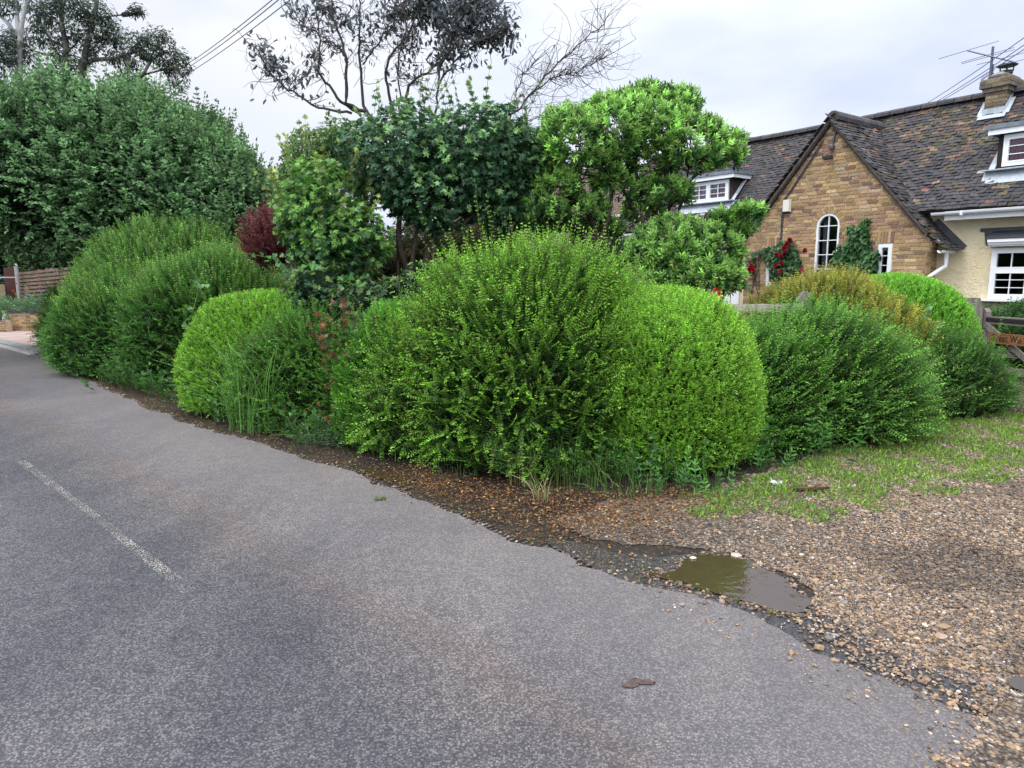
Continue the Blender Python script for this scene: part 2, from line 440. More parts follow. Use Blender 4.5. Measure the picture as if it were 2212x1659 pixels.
def asphalt_mat(name, across=True, wet=0.0):
    m, nt, b = mat(name, .62, .3); L = nt.links
    tc = nd(nt, 'ShaderNodeTexCoord'); P = tc.outputs['Object']
    vo = nd(nt, 'ShaderNodeTexVoronoi', Scale=120.); vo.feature = 'F1'; L.new(P, vo.inputs['Vector'])
    chip = ramp(nt, [(.0, (.048, .048, .053)), (.35, (.080, .079, .086)), (.6, (.112, .110, .115)), (.85, (.150, .146, .148)), (1., (.19, .18, .17))])
    sepc = nd(nt, 'ShaderNodeSeparateColor'); L.new(vo.outputs['Color'], sepc.inputs[0]); L.new(sepc.outputs[0], chip.inputs[0])
    gap = nd(nt, 'ShaderNodeMapRange'); gap.inputs['From Min'].default_value = .35; gap.inputs['From Max'].default_value = .75; L.new(vo.outputs['Distance'], gap.inputs['Value'])
    c = mixc(nt, gap.outputs[0], chip.outputs[0], (.042, .040, .045))
    # large soft wear
    mp = nd(nt, 'ShaderNodeMapping'); mp.inputs['Rotation'].default_value = (0, 0, PI / 4); mp.inputs['Scale'].default_value = (.9, .22, 1); L.new(P, mp.inputs[0])
    n1 = nd(nt, 'ShaderNodeTexNoise', Scale=1.4, Detail=6.0, Roughness=.6); L.new(mp.outputs[0], n1.inputs['Vector'])
    wr = ramp(nt, [(.3, (.74, .75, .80)), (.5, (1., 1., 1.)), (.7, (1.3, 1.26, 1.2))]); L.new(n1.outputs['Fac'], wr.inputs[0])
    c = mixc(nt, 1.0, c, wr.outputs[0], 'MULTIPLY')
    n3 = nd(nt, 'ShaderNodeTexNoise', Scale=9., Detail=5.0, Roughness=.7); L.new(P, n3.inputs['Vector'])
    wr3 = ramp(nt, [(.3, (.8, .8, .82)), (.7, (1.2, 1.19, 1.16))]); L.new(n3.outputs['Fac'], wr3.inputs[0])
    c = mixc(nt, 1.0, c, wr3.outputs[0], 'MULTIPLY')
    if across:
        at_ = nd(nt, 'ShaderNodeAttribute', attribute_name='across')
        n2 = nd(nt, 'ShaderNodeTexNoise', Scale=1.3, Detail=5.0); L.new(P, n2.inputs['Vector'])
        ad = nd(nt, 'ShaderNodeMath', operation='MULTIPLY_ADD'); L.new(n2.outputs['Fac'], ad.inputs[0]); ad.inputs[1].default_value = .5; L.new(at_.outputs['Fac'], ad.inputs[2])
        dv = nd(nt, 'ShaderNodeMath', operation='DIVIDE'); L.new(ad.outputs[0], dv.inputs[0]); dv.inputs[1].default_value = 5.0
        # silt along the edge, a worn pale strip, then a rusty-brown tide line and the darker wheel track
        tr = ramp(nt, [(.0, (1.8, 1.65, 1.5)), (.09, (1.55, 1.46, 1.40)), (.20, (1.38, 1.33, 1.31)), (.26, (1.22, 1.15, 1.13)), (.285, (1.20, 1.06, .98)), (.32, (1.0, .96, .95)),
                       (.40, (.80, .82, .86)), (.52, (1.0, 1.0, 1.02)), (.66, (1.08, 1.08, 1.11)), (1., (1.08, 1.08, 1.12))])
        L.new(dv.outputs[0], tr.inputs[0])
        c = mixc(nt, 1.0, c, tr.outputs[0], 'MULTIPLY')
        # the chips lose contrast under the silt
        sf = nd(nt, 'ShaderNodeMapRange'); sf.inputs['From Min'].default_value = .10; sf.inputs['From Max'].default_value = .34; sf.inputs['To Min'].default_value = .5; sf.inputs['To Max'].default_value = 0.
        L.new(dv.outputs[0], sf.inputs['Value'])
        c = mixc(nt, sf.outputs[0], c, (.128, .118, .117))
        # small tar scabs and picked-out chips
        n5 = nd(nt, 'ShaderNodeTexNoise', Scale=14., Detail=7.0, Roughness=.75, Distortion=.8); L.new(P, n5.inputs['Vector'])
        r5 = nd(nt, 'ShaderNodeMapRange'); r5.inputs['From Min'].default_value = .735; r5.inputs['From Max'].default_value = .76; L.new(n5.outputs['Fac'], r5.inputs['Value'])
        c = mixc(nt, r5.outputs[0], c, (.022, .022, .026))
        n6 = nd(nt, 'ShaderNodeTexNoise', Scale=.55, Detail=7.0, Roughness=.62, Distortion=.6); L.new(P, n6.inputs['Vector'])
        r6 = ramp(nt, [(.32, (.82, .83, .87)), (.47, (1., 1., 1.)), (.62, (1.10, 1.08, 1.06))]); L.new(n6.outputs['Fac'], r6.inputs[0])
        c = mixc(nt, 1.0, c, r6.outputs[0], 'MULTIPLY')
    if wet: c = mixc(nt, 1.0, c, (1 - wet, 1 - wet, 1 - wet), 'MULTIPLY')
    L.new(c, b.inputs['Base Color'])
    if wet: b.inputs['Roughness'].default_value = .38
    bp = nd(nt, 'ShaderNodeBump', Strength=.4, Distance=.005); bp.invert = True; L.new(vo.outputs['Distance'], bp.inputs['Height'])
    L.new(bp.outputs[0], b.inputs['Normal'])
    return m
M['asphalt'] = asphalt_mat('asphalt_road'); M['wet_asphalt'] = asphalt_mat('damp_asphalt', False, .42)

def soil_mat():
    m, nt, b = mat('wet_soil', .72, .35); L = nt.links
    tc = nd(nt, 'ShaderNodeTexCoord'); P = tc.outputs['Object']
    n1 = nd(nt, 'ShaderNodeTexNoise', Scale=2.2, Detail=9.0, Roughness=.7); L.new(P, n1.inputs['Vector'])
    c1 = ramp(nt, [(.3, (.010, .008, .007)), (.5, (.020, .015, .013)), (.7, (.045, .034, .026))]); L.new(n1.outputs['Fac'], c1.inputs[0])
    n2 = nd(nt, 'ShaderNodeTexVoronoi', Scale=55.); L.new(P, n2.inputs['Vector'])
    sp = nd(nt, 'ShaderNodeSeparateColor'); L.new(n2.outputs['Color'], sp.inputs[0])
    c2 = ramp(nt, [(.0, (.6, .6, .6)), (.8, (1.1, 1.05, 1.)), (.93, (2.6, 1.9, 1.2))]); L.new(sp.outputs[0], c2.inputs[0])
    L.new(mixc(nt, 1., c1.outputs[0], c2.outputs[0], 'MULTIPLY'), b.inputs['Base Color'])
    n3 = nd(nt, 'ShaderNodeTexNoise', Scale=38., Detail=8.0); L.new(P, n3.inputs['Vector'])
    bp = nd(nt, 'ShaderNodeBump', Strength=1., Distance=.03); L.new(n3.outputs['Fac'], bp.inputs['Height']); L.new(bp.outputs[0], b.inputs['Normal'])
    return m
M['soil'] = soil_mat()

def gravel_mat():
    m, nt, b = mat('flint_gravel', .6, .35); L = nt.links
    tc = nd(nt, 'ShaderNodeTexCoord'); P = tc.outputs['Object']
    vo = nd(nt, 'ShaderNodeTexVoronoi', Scale=62.); L.new(P, vo.inputs['Vector'])
    sp = nd(nt, 'ShaderNodeSeparateColor'); L.new(vo.outputs['Color'], sp.inputs[0])
    c = ramp(nt, [(0., (.04, .036, .035)), (.2, (.12, .09, .065)), (.4, (.20, .14, .09)), (.55, (.25, .18, .12)), (.7, (.17, .145, .125)), (.85, (.31, .24, .17)), (1., (.42, .36, .30))]); L.new(sp.outputs[0], c.inputs[0])
    gp = nd(nt, 'ShaderNodeMapRange'); gp.inputs['From Min'].default_value = .3; gp.inputs['From Max'].default_value = .8; L.new(vo.outputs['Distance'], gp.inputs['Value'])
    c0 = mixc(nt, gp.outputs[0], c.outputs[0], (.04, .032, .026))
    n = nd(nt, 'ShaderNodeTexNoise', Scale=.9, Detail=6.0, Roughness=.6); L.new(P, n.inputs['Vector'])
    g = ramp(nt, [(.35, (.65, .62, .6)), (.6, (1.05, 1.04, 1.03))]); L.new(n.outputs['Fac'], g.inputs[0])
    L.new(mixc(nt, 1., c0, g.outputs[0], 'MULTIPLY'), b.inputs['Base Color'])
    bp = nd(nt, 'ShaderNodeBump', Strength=1., Distance=.015); bp.invert = True; L.new(vo.outputs['Distance'], bp.inputs['Height']); L.new(bp.outputs[0], b.inputs['Normal'])
    return m
M['gravel'] = gravel_mat()

def field_mat():
    m, nt, b = mat('rough_grass_ground', .9, .1); L = nt.links
    tc = nd(nt, 'ShaderNodeTexCoord'); n = nd(nt, 'ShaderNodeTexNoise', Scale=.8, Detail=10.0, Roughness=.7); L.new(tc.outputs['Object'], n.inputs['Vector'])
    c = ramp(nt, [(.3, (.02, .022, .01)), (.5, (.035, .05, .015)), (.7, (.05, .08, .02))]); L.new(n.outputs['Fac'], c.inputs[0]); L.new(c.outputs[0], b.inputs['Base Color'])
    return m
M['field'] = field_mat()
sheet('ground', [(-400, -60), (400, -60), (400, 700), (-400, 700)], -.012, M['field'])

# the road: its near edge follows the photograph's outline on the ground
ep = [G(x, y)[:2] for x, y in [(60, 752), (150, 800), (230, 850), (310, 877), (400, 910), (510, 945), (620, 985), (730, 1020), (830, 1058), (900, 1083), (1000, 1113), (1100, 1150),
      (1200, 1182), (1300, 1226), (1400, 1262), (1480, 1282), (1560, 1312), (1640, 1345), (1690, 1375), (1740, 1412), (1850, 1462), (1960, 1512), (2060, 1550), (2170, 1590)]]
d0 = nrm(np.array(ep[0]) - np.array(ep[3])); d1 = nrm(np.array(ep[-1]) - np.array(ep[-5]))
ep = [np.array(ep[0]) + d0 * 60 , np.array(ep[0]) + d0 * 14] + ep + [np.array(ep[-1]) + d1 * 3, np.array(ep[-1]) + d1 * 30]
# resample
ep = np.array(ep); seg = np.linalg.norm(np.diff(ep, axis=0), axis=1); s_ = np.concatenate([[0], np.cumsum(seg)])
ss = np.concatenate([np.arange(0, 62, 4.), np.arange(62, s_[-1] - 28, .045), np.arange(s_[-1] - 28, s_[-1], 3)])
ed = np.stack([np.interp(ss, s_, ep[:, i]) for i in (0, 1)], 1)
kr = np.hanning(41); kr /= kr.sum()
base = np.stack([np.convolve(np.pad(ed[:, i], 20, 'edge'), kr, 'valid') for i in (0, 1)], 1)
RD = np.array([-math.sin(math.radians(45.5)), math.cos(math.radians(45.5))]); RN = np.array([-RD[1], RD[0]])     # along the road, and across it away from the hedge
r_ = np.random.default_rng(5); jit = np.zeros(len(ed))
for k, a in ((25, .045), (9, .03), (3, .014), (1, .007)):
    q = r_.normal(0, 1, len(ed) // k + 2); jit += a * np.interp(np.arange(len(ed)) / k, np.arange(len(q)), q)
edge = ed + RN * jit[:, None] * (ss > 60)[:, None]
offs = [0, .12, .3, .55, .8, 1.05, 1.3, 1.6, 2., 2.5, 3.2, 4.3]
V, A = [], []
for k, o in enumerate(offs):
    p = (edge if k == 0 else base) + RN * o
    if k == 1: p = edge * .5 + base * .5 + RN * o
    V.append(np.concatenate([p, np.full((len(p), 1), .008)], 1)); A.append(np.full(len(p), float(o)))
n = len(edge)
Fq = np.array([[k * n + i, k * n + i + 1, (k + 1) * n + i + 1, (k + 1) * n + i] for k in range(len(offs) - 1) for i in range(n - 1)])[:, ::-1]
road = tag(np_mesh('road', [(np.concatenate(V), Fq, (0.1, 0.1, 0.1), 0)], [M['asphalt']]), kind='structure')
at_ = road.data.attributes.new('across', 'FLOAT', 'POINT'); at_.data.foreach_set('value', np.concatenate(A).astype(np.float32))
if road.data.polygons[10].normal.z < 0: road.data.flip_normals()

# far verge on the other side of the road (outside the picture, seen only from a step aside)
def RG(s, n_): # road frame -> xy, s metres along from the near corner, n_ metres from the camera's foot
    p = RD * s - RN * 0; return p
# soil under and beside the hedges
soil = [base[i] - RN * -.1 for i in range(16, n - 14, 60)]
soilp = [tuple(p) for p in soil] + [tuple(G(2212, 1500)[:2] + np.array([1, .5])), (8, 3.2), (9, 12), (4, 15), (-4, 22), (-14, 24), (-14, 17.5)]
sheet('verge_soil', jag(soilp, .02, 1, 3), -.004, M['soil'])
gp = [(1180, 1128), (1290, 1085), (1400, 1075), (1560, 1045), (1700, 1010), (1850, 950), (1990, 905), (2100, 885)]
gpw = [tuple(G(*p)[:2]) for p in gp] + [(5.2, 9.6), (5.0, 12.2), (7.5, 17), (16, 14), (18, 4), (9, 1.5)] + [tuple(G(*p)[:2]) for p in [(2600, 2000), (2150, 2000), (2080, 1680), (2120, 1560), (2140, 1500), (2050, 1465), (1900, 1400), (1800, 1345), (1745, 1300), (1690, 1235), (1620, 1205), (1500, 1185), (1400, 1175), (1280, 1165)]]
gravel_poly = jag(gpw, .06, 3, 9)
sheet('gravel_driveway', gravel_poly, .0, M['gravel'])
mg = [(1180, 1165), (1240, 1172), (1330, 1195), (1420, 1205), (1490, 1200), (1560, 1195), (1640, 1215), (1720, 1265), (1790, 1318), (1860, 1358), (1950, 1400), (2060, 1445), (2190, 1490), (2330, 1560), (2300, 1700), (2000, 1760), (2000, 1600), (1700, 1440), (1400, 1300)]
sheet('road_margin', jag([G(*p)[:2] for p in mg], .04, 4, 12), .004, M['wet_asphalt'])
cnr = [(2190, 1505), (2150, 1545), (2128, 1590), (2108, 1640), (2040, 1720), (2100, 1900), (2700, 1900), (2600, 1500), (2300, 1490)]
sheet('gravelly_corner', jag([G(*p)[:2] for p in cnr], .006, 3, 14), .017, M['gravel'])

def water_mat():
    m, nt, b = mat('puddle_water', .03, .5); L = nt.links
    b.inputs['Base Color'].default_value = (.046, .031, .018, 1); b.inputs['IOR'].default_value = 1.6
    tc = nd(nt, 'ShaderNodeTexCoord'); n = nd(nt, 'ShaderNodeTexNoise', Scale=16., Detail=3.0); L.new(tc.outputs['Object'], n.inputs['Vector'])
    bp = nd(nt, 'ShaderNodeBump', Strength=.22, Distance=.01); L.new(n.outputs['Fac'], bp.inputs['Height']); L.new(bp.outputs[0], b.inputs['Normal'])
    return m
M['water'] = water_mat()
pud = [(1400, 1243), (1448, 1240), (1470, 1222), (1497, 1205), (1530, 1201), (1575, 1204), (1620, 1215), (1655, 1236), (1700, 1262), (1728, 1290), (1742, 1318), (1722, 1333), (1690, 1327), (1640, 1314), (1580, 1296), (1530, 1280), (1470, 1262), (1420, 1252)]
pudp = jag([G(*p)[:2] for p in pud], .015, 3, 15)
tag(sheet('puddle', pudp, .016, M['water'], kind='structure'))
p2 = [(2172, 1474), (2195, 1470), (2260, 1478), (2330, 1520), (2290, 1540), (2220, 1512), (2190, 1497)]
pud2 = jag([G(*p)[:2] for p in p2], .012, 3, 16)
sheet('puddle', pud2, .02, M['water'])
p3 = [(775, 1018), (800, 1012), (850, 1020), (900, 1036), (880, 1044), (840, 1040), (800, 1030)]
sheet('puddle', jag([G(*p)[:2] for p in p3], .015, 2, 17), .004, M['water'])
# centre line: worn white dash
def dash_mat():
    m, nt, b = mat('worn_road_paint', .7, .2); L = nt.links
    tc = nd(nt, 'ShaderNodeTexCoord'); P = tc.outputs['Object']
    v = nd(nt, 'ShaderNodeTexVoronoi', Scale=105.); L.new(P, v.inputs['Vector'])
    n = nd(nt, 'ShaderNodeTexNoise', Scale=5., Detail=8.0, Roughness=.7); L.new(P, n.inputs['Vector'])
    s = nd(nt, 'ShaderNodeMath', operation='MULTIPLY_ADD'); L.new(n.outputs['Fac'], s.inputs[0]); s.inputs[1].default_value = .9; L.new(v.outputs['Distance'], s.inputs[2])
    r = nd(nt, 'ShaderNodeMapRange'); r.inputs['From Min'].default_value = .52; r.inputs['From Max'].default_value = .86; L.new(s.outputs[0], r.inputs['Value'])
    b.inputs['Base Color'].default_value = (.50, .46, .40, 1)
    tr = nd(nt, 'ShaderNodeBsdfTransparent'); mx = nd(nt, 'ShaderNodeMixShader')
    L.new(r.outputs[0], mx.inputs[0]); L.new(b.outputs[0], mx.inputs[1]); L.new(tr.outputs[0], mx.inputs[2]); L.new(mx.outputs[0], nt.nodes['Material Output'].inputs['Surface'])
    return m
M['paint'] = dash_mat()
a, b2 = G(48, 999)[:2], G(408, 1281)[:2]; dd = nrm(b2 - a); nn = np.array([-dd[1], dd[0]]) * .036
sheet('road_marking', jag([a + nn, b2 + nn, b2 - nn, a - nn], .012, 4, 21), .012, M['paint'])
for k in (1, 2, 3):
    sh = -dd * (np.linalg.norm(b2 - a) + 4.5) * k + np.array([.0, 0.])
    sheet('road_marking', jag([a + nn + sh, b2 + nn + sh, b2 - nn + sh, a - nn + sh], .012, 2, 21 + k), .012, M['paint'])

# ------------------------------------------------------------------ stones, litter
def inside(poly, P):
    x, y = P[:, 0], P[:, 1]; c = np.zeros(len(P), bool); px, py = poly[:, 0], poly[:, 1]; j = len(poly) - 1
    for i in range(len(poly)):
        k = (py[i] > y) != (py[j] > y)
        with np.errstate(divide='ignore', invalid='ignore'):
            c ^= k & (x < (px[j] - px[i]) * (y - py[i]) / (py[j] - py[i] + 1e-12) + px[i])
        j = i
    return c

STONE_C = .68 * np.array([[.36, .23, .125], [.44, .31, .195], [.27, .17, .10], [.22, .12, .07], [.05, .045, .045], [.03, .03, .035], [.16, .15, .15], [.30, .28, .27], [.58, .50, .40], [.70, .65, .58], [.38, .22, .10]]) + .32 * np.array([.24, .175, .12])
STONE_P = np.array([.17, .13, .15, .09, .14, .10, .08, .05, .04, .015, .05])
def stones(P, size, z0=.0, dark=1.0, flat=.55, pal=STONE_P):
    n = len(P); T, Fc = ICO1; k = len(T)
    ax = size[:, None] * np.stack([U(.8, 1.3, n), U(.55, .95, n), U(flat * .7, flat * 1.2, n)], 1) * .5
    V = T[None] * (1 + rng.normal(0, .13, (n, k, 1))) * ax[:, None]
    th = U(0, 2 * PI, n); tl = rng.normal(0, .35, n)
    c, s = np.cos(tl)[:, None], np.sin(tl)[:, None]
    y, z = V[..., 1] * c - V[..., 2] * s, V[..., 1] * s + V[..., 2] * c
    c, s = np.cos(th)[:, None], np.sin(th)[:, None]
    X = V[..., 0] * c - y * s; Y = V[..., 0] * s + y * c
    V = np.stack([X + P[:, 0:1], Y + P[:, 1:2], z + z0 + (ax[:, 2:3] * U(.2, .9, (n, 1)))], -1)
    C = STONE_C[rng.choice(len(pal), n, p=pal / pal.sum())] * np.exp(rng.normal(0, .22, (n, 1))) * dark
    Fs = (np.arange(n) * k)[:, None, None] + Fc[None]
    return (V.reshape(-1, 3), Fs.reshape(-1, 3), np.repeat(C, k, 0), 0)

def scatter(poly, n, dens_near=True, pw=1.6, ymin=1.9, ymax=9.5):
    lo, hi = poly.min(0), poly.max(0); out = []; tot = 0
    while tot < n:
        Q = np.stack([U(lo[0], hi[0], 20000), U(max(lo[1], ymin), min(hi[1], ymax), 20000)], 1)
        d = np.linalg.norm(Q, axis=1)
        k = inside(poly, Q) & (U(0, 1, 20000) < (2.6 / np.maximum(d, 2.6)) ** pw) & (np.abs(Q[:, 0]) < Q[:, 1] * .80 + .3)
        out.append(Q[k]); tot += k.sum()
    return np.concatenate(out)[:n]
# a wet stained band of darker stones near the puddle, paler dry stones further in
P = scatter(gravel_poly, 90000)
d = np.linalg.norm(P, axis=1); sz = np.exp(rng.normal(math.log(.0115), .38, len(P))) * (1 + .03 * d)
nz = lump(np.c_[P * .8, np.zeros(len(P))], 1.0)
nz = nz + .5 * lump(np.c_[P * 2.6, np.zeros(len(P))], 1.0, 4.) + rng.normal(0, .15, len(P)); dk = (.76 - .38 * np.clip((nz - .05) * 1.6, 0, 1))[:, None]
bare = (G(1330, 1130)[:2] - P); bare = np.linalg.norm(bare * np.array([.7, 1.2]), axis=1)
keep = U(0, 1, len(P)) < np.clip((bare - .45) / .9, .12, 1)
tag(np_mesh('gravel_stones', [stones(P[keep], sz[keep], .0, dk[keep])], [M['stone']]), 'brown and grey flint gravel stones spread over the driveway', 'gravel', kind='stuff')
mgp = jag([G(*p)[:2] for p in mg], .04, 2, 12)
P = scatter(mgp, 5200, pw=1.2); ln = lump(np.c_[P * 1.3, np.zeros(len(P))], 1.4, 2.)
# spill line: stones lie in a streak between gravel and tarmac
cl = np.array([G(*p)[:2] for p in [(1745, 1325), (1800, 1372), (1900, 1440), (2000, 1490), (2090, 1530), (2160, 1560)]])
dm = np.min(np.linalg.norm(P[:, None] - np.array([cl[i] * (1 - t) + cl[i + 1] * t for i in range(5) for t in (0, .25, .5, .75)])[None], axis=2), axis=1)
gd = np.min(np.linalg.norm(P[:, None] - gravel_poly[None], axis=2), axis=1)
pr = .95 * np.exp(-(dm / .10) ** 2) + .75 * np.exp(-gd / .07) + .10
keep = (U(0, 1, len(P)) < pr) & ~inside(pudp, P)
Q2 = scatter(jag([G(*p)[:2] for p in cnr], .02, 2, 14), 5000, pw=.5, ymin=1.0)
Q2 = Q2 + rng.normal(0, .03, Q2.shape)
allp = np.concatenate([P[keep], Q2]); sz = np.exp(rng.normal(math.log(.013), .4, len(allp)))
tag(np_mesh('spilled_stones', [stones(allp, sz, .008, .85)], [M['stone']]), 'loose dark and tan stones spilled from the gravel onto the damp road edge', 'stones', kind='stuff')
# soil grit and fallen leaves on the verge strip
strip = []
vi = np.where((ss > 60) & (ss < s_[-1] - 31))[0]
n_ = 7000; ii = vi[(rng.random(n_) ** .75 * len(vi)).astype(int).clip(0, len(vi) - 1)]
off = -np.abs(rng.normal(0, .26, n_)) - .02
P = edge[ii] + RN * off[:, None]
P = P[~inside(gravel_poly, P) & ~inside(pudp, P)]; n_ = len(P)
Cl = np.array([[.20, .09, .03], [.12, .055, .025], [.28, .17, .05], [.10, .14, .03], [.06, .04, .025], [.30, .26, .06]])[rng.integers(0, 6, n_)] * .8 * np.exp(rng.normal(0, .35, (n_, 1)))
lit = leaves(np.c_[P, U(.004, .02, n_)], rng.normal(0, 1, (n_, 3)) * np.array([1, 1, .25]), UP + rng.normal(0, .35, (n_, 3)), U(.008, .03, n_), U(.004, .014, n_), Cl, 'dia')
P2 = scatter(jag([G(*p)[:2] for p in [(800, 1000), (900, 1020), (1050, 1040), (1250, 1070), (1500, 1050), (1560, 1080), (1400, 1150), (1250, 1160), (1100, 1120), (950, 1075)]], .05, 2, 4), 5200, pw=.4)
P2 += rng.normal(0, .12, P2.shape); P2 = P2[~inside(pudp, P2)]
n2 = len(P2); Cl = np.array([[.22, .10, .035], [.14, .06, .03], [.26, .14, .05], [.10, .045, .02], [.30, .20, .09]])[rng.integers(0, 5, n2)] * np.exp(rng.normal(0, .35, (n2, 1)))
lit2 = leaves(np.c_[P2, U(.004, .02, n2)], rng.normal(0, 1, (n2, 3)) * np.array([1, 1, .25]), UP + rng.normal(0, .35, (n2, 3)), U(.012, .034, n2), U(.006, .016, n2), Cl, 'dia')
tag(np_mesh('leaf_litter', [lit, lit2], [M['dull_leaf']]), 'brown and yellow fallen leaves on the dark soil along the road edge', 'leaf litter', kind='stuff')
P = P[rng.random(len(P)) < .25]; 
Pr = base[vi[rng.integers(0, len(vi), 170)]] + RN * (rng.random(170) ** 1.6 * 3.6)[:, None]
m_ = 6500; ie = vi[rng.integers(0, len(vi), m_)]; Pe = edge[ie] + RN * rng.normal(-.012, .028, m_)[:, None]      # crumbled lumps along the broken tarmac edge
es = stones(Pe, np.exp(rng.normal(math.log(.011), .45, m_)), .0, 1.0, pal=np.array([.01, .01, .03, .04, .30, .30, .25, .05, .01, 0, 0]))
# stones and leaves lying in and round the puddle
pe_ = pudp[rng.integers(0, len(pudp), 900)] + rng.normal(0, .022, (900, 2)); pw_ = stones(pe_, np.exp(rng.normal(math.log(.013), .45, 900)), .006, .6)
tag(np_mesh('edge_rubble', [es, pw_], [M['stone']]), 'crumbled tarmac and wet grit along the broken road edge and the puddle rim', 'rubble', kind='stuff')
tag(np_mesh('grit', [stones(P, np.exp(rng.normal(math.log(.010), .4, len(P))), .0, .5), stones(Pr, np.exp(rng.normal(math.log(.009), .35, len(Pr))), .008, .9)], [M['stone']]), 'small grit stones scattered over the verge and the road', 'grit', kind='stuff')
# ------------------------------------------------------------------ house
GD = 13.8
g0 = W(1800, 600, GD); g0[2] = 0
eR = np.array([math.sin(math.radians(35.7)), -math.cos(math.radians(35.7)), 0.]); eI = np.array([-eR[1], eR[0], 0.])   # along the front to the right, and into the house

def hp(s, i, z): return g0 + eR * s + eI * i + UP * z
def loc(x, y, inset=0.0):
    """photo point on the house's vertical plane at this inset -> (s, z)"""
    d = ray(x, y); o = CAMP - (g0 + eI * inset)
    t = -(o @ eI) / (d @ eI); p = CAMP + d * t - g0
    return p @ eR, p[2]

house = empty('cottage', g0, 'long cottage with tiled roof, yellow brick gable and cream rendered wall', 'house')

WIN_IN = .4
ap = loc(1798, 268); lb = loc(1598, 540); rb = loc(2014, 524)
lbase, rbase = loc(1609, 570)[0], loc(1999, 570)[0]
A_ = loc(1762, 520); B_ = loc(1812, 520); at_top = loc(1787, 461)[1]
arch = (A_[0], B_[0], .75, at_top)                       # s0, s1, z0, ztop
sw = (loc(1895, 560)[0], loc(1926, 560)[0], loc(1920, 620)[1], loc(1912, 526)[1])
swl = (loc(1656, 570)[0], loc(1656, 570)[0] + (sw[1] - sw[0]) * 1.0, sw[2], sw[3])
print('gable', ap, lb, rb, lbase, rbase, arch, sw)
acx, ar = (arch[0] + arch[1]) / 2, (arch[1] - arch[0]) / 2; azc = arch[3] - ar

BR = np.array([[.42, .27, .10], [.36, .22, .09], [.47, .32, .14], [.30, .19, .09], [.22, .11, .07], [.17, .075, .06], [.26, .15, .09], [.12, .08, .07], [.40, .30, .17], [.33, .17, .09]])
BR = (BR * .72 + BR.mean(0) * .28) * np.array([1.04, 1.10, 1.30])
BP = np.array([.20, .18, .14, .12, .07, .06, .08, .04, .07, .04])
def brick_rows(mb, orgf, s0f, s1f, z0, z1, holes, out, seed=0, bw=.195, bh=.052, pitch=.067, pal=BR, pp=BP, dark=1.0):
    """laid bricks as thin boxes proud of the mortar; orgf(s, z, proud) -> world"""
    r = np.random.default_rng(seed); z = z0; k = 0
    while z < z1 - bh * .5:
        a, b = s0f(z + bh / 2), s1f(z + bh / 2)
        if b - a > .03:
            s = a - (bw * .5 + .005 if k % 2 else 0)
            while s < b:
                hb = bw if r.random() > .14 else bw * .48
                x0, x1 = max(s, a), min(s + hb, b); s += hb + .015
                ivs = [(x0, x1)]
                for h in holes:
                    hi = h(z + bh / 2)
                    if hi is None: continue
                    nv = []
                    for u, v in ivs:
                        if v <= hi[0] or u >= hi[1]: nv.append((u, v)); continue
                        if u < hi[0]: nv.append((u, hi[0]))
                        if v > hi[1]: nv.append((hi[1], v))
                    ivs = nv
                c = pal[r.choice(len(pp), p=pp / pp.sum())] * np.exp(r.normal(0, .16)) * dark
                for u, v in ivs:
                    if v - u < .02: continue
                    pr = r.uniform(.004, .011)
                    zz = z + r.normal(0, .0015)
                    f = [orgf(u, zz, pr), orgf(v, zz, pr), orgf(v, zz + bh, pr), orgf(u, zz + bh, pr), orgf(u, zz, -.01), orgf(v, zz, -.01), orgf(v, zz + bh, -.01), orgf(u, zz + bh, -.01)]
                    mb.add(f, np.array([[0, 1, 2, 3], [0, 4, 5, 1], [1, 5, 6, 2], [2, 6, 7, 3], [3, 7, 4, 0]]), c, 0)
        z += pitch; k += 1

def slope_s(z, side):
    (s_e, z_e) = (lb if side < 0 else rb)
    t = (ap[1] - z) / (ap[1] - z_e)
    if t <= 1: return ap[0] + (s_e - ap[0]) * max(t, 0)
    bb = lbase if side < 0 else rbase
    u = min((t - 1) / .12, 1)                                # corbelled shoulder
    u = math.floor(u * 4) / 4
    return s_e + (bb - s_e) * u

mb = MB()
def arch_hole(z, m=.0):
    if z < arch[2] or z > arch[3] + m: return None
    if z < azc: return (arch[0] - .0, arch[1] + .0)
    h = math.sqrt(max((ar + m) ** 2 - (z - azc) ** 2, 0)); return (acx - h, acx + h)
def arch_ring(z):
    if z < azc or z > azc + ar + .12: return None
    h = math.sqrt(max((ar + .12) ** 2 - (z - azc) ** 2, 0)); return (acx - h, acx + h)
def rect(q, top=0.0): return lambda z: (q[0], q[1]) if q[2] < z < q[3] + top else None
brick_rows(mb, lambda s, z, p: hp(s, -p, z), lambda z: slope_s(z, -1) + .0, lambda z: slope_s(z, 1) - .0, 0.0, ap[1] - .02,
           [arch_hole, arch_ring, rect(sw), rect(swl), rect((sw[0] - .03, sw[1] + .03, sw[3], sw[3] + .22)), rect((swl[0] - .03, swl[1] + .03, swl[3], swl[3] + .22))], None, 3)
for k in range(17):                                          # arch ring of bricks on end
    t0, t1 = PI * (k + .06) / 17, PI * (k + .94) / 17; c = BR[k % 4] * .95
    f = []
    for pr in (-.012, .01):
        for (t, r) in ((t0, ar), (t1, ar), (t1, ar + .11), (t0, ar + .11)): f.append(hp(acx - math.cos(t) * r, pr, azc + math.sin(t) * r))
    mb.add(f, np.array([[0, 1, 2, 3], [4, 5, 1, 0], [5, 6, 2, 1], [6, 7, 3, 2], [7, 4, 0, 3]]), c, 0)
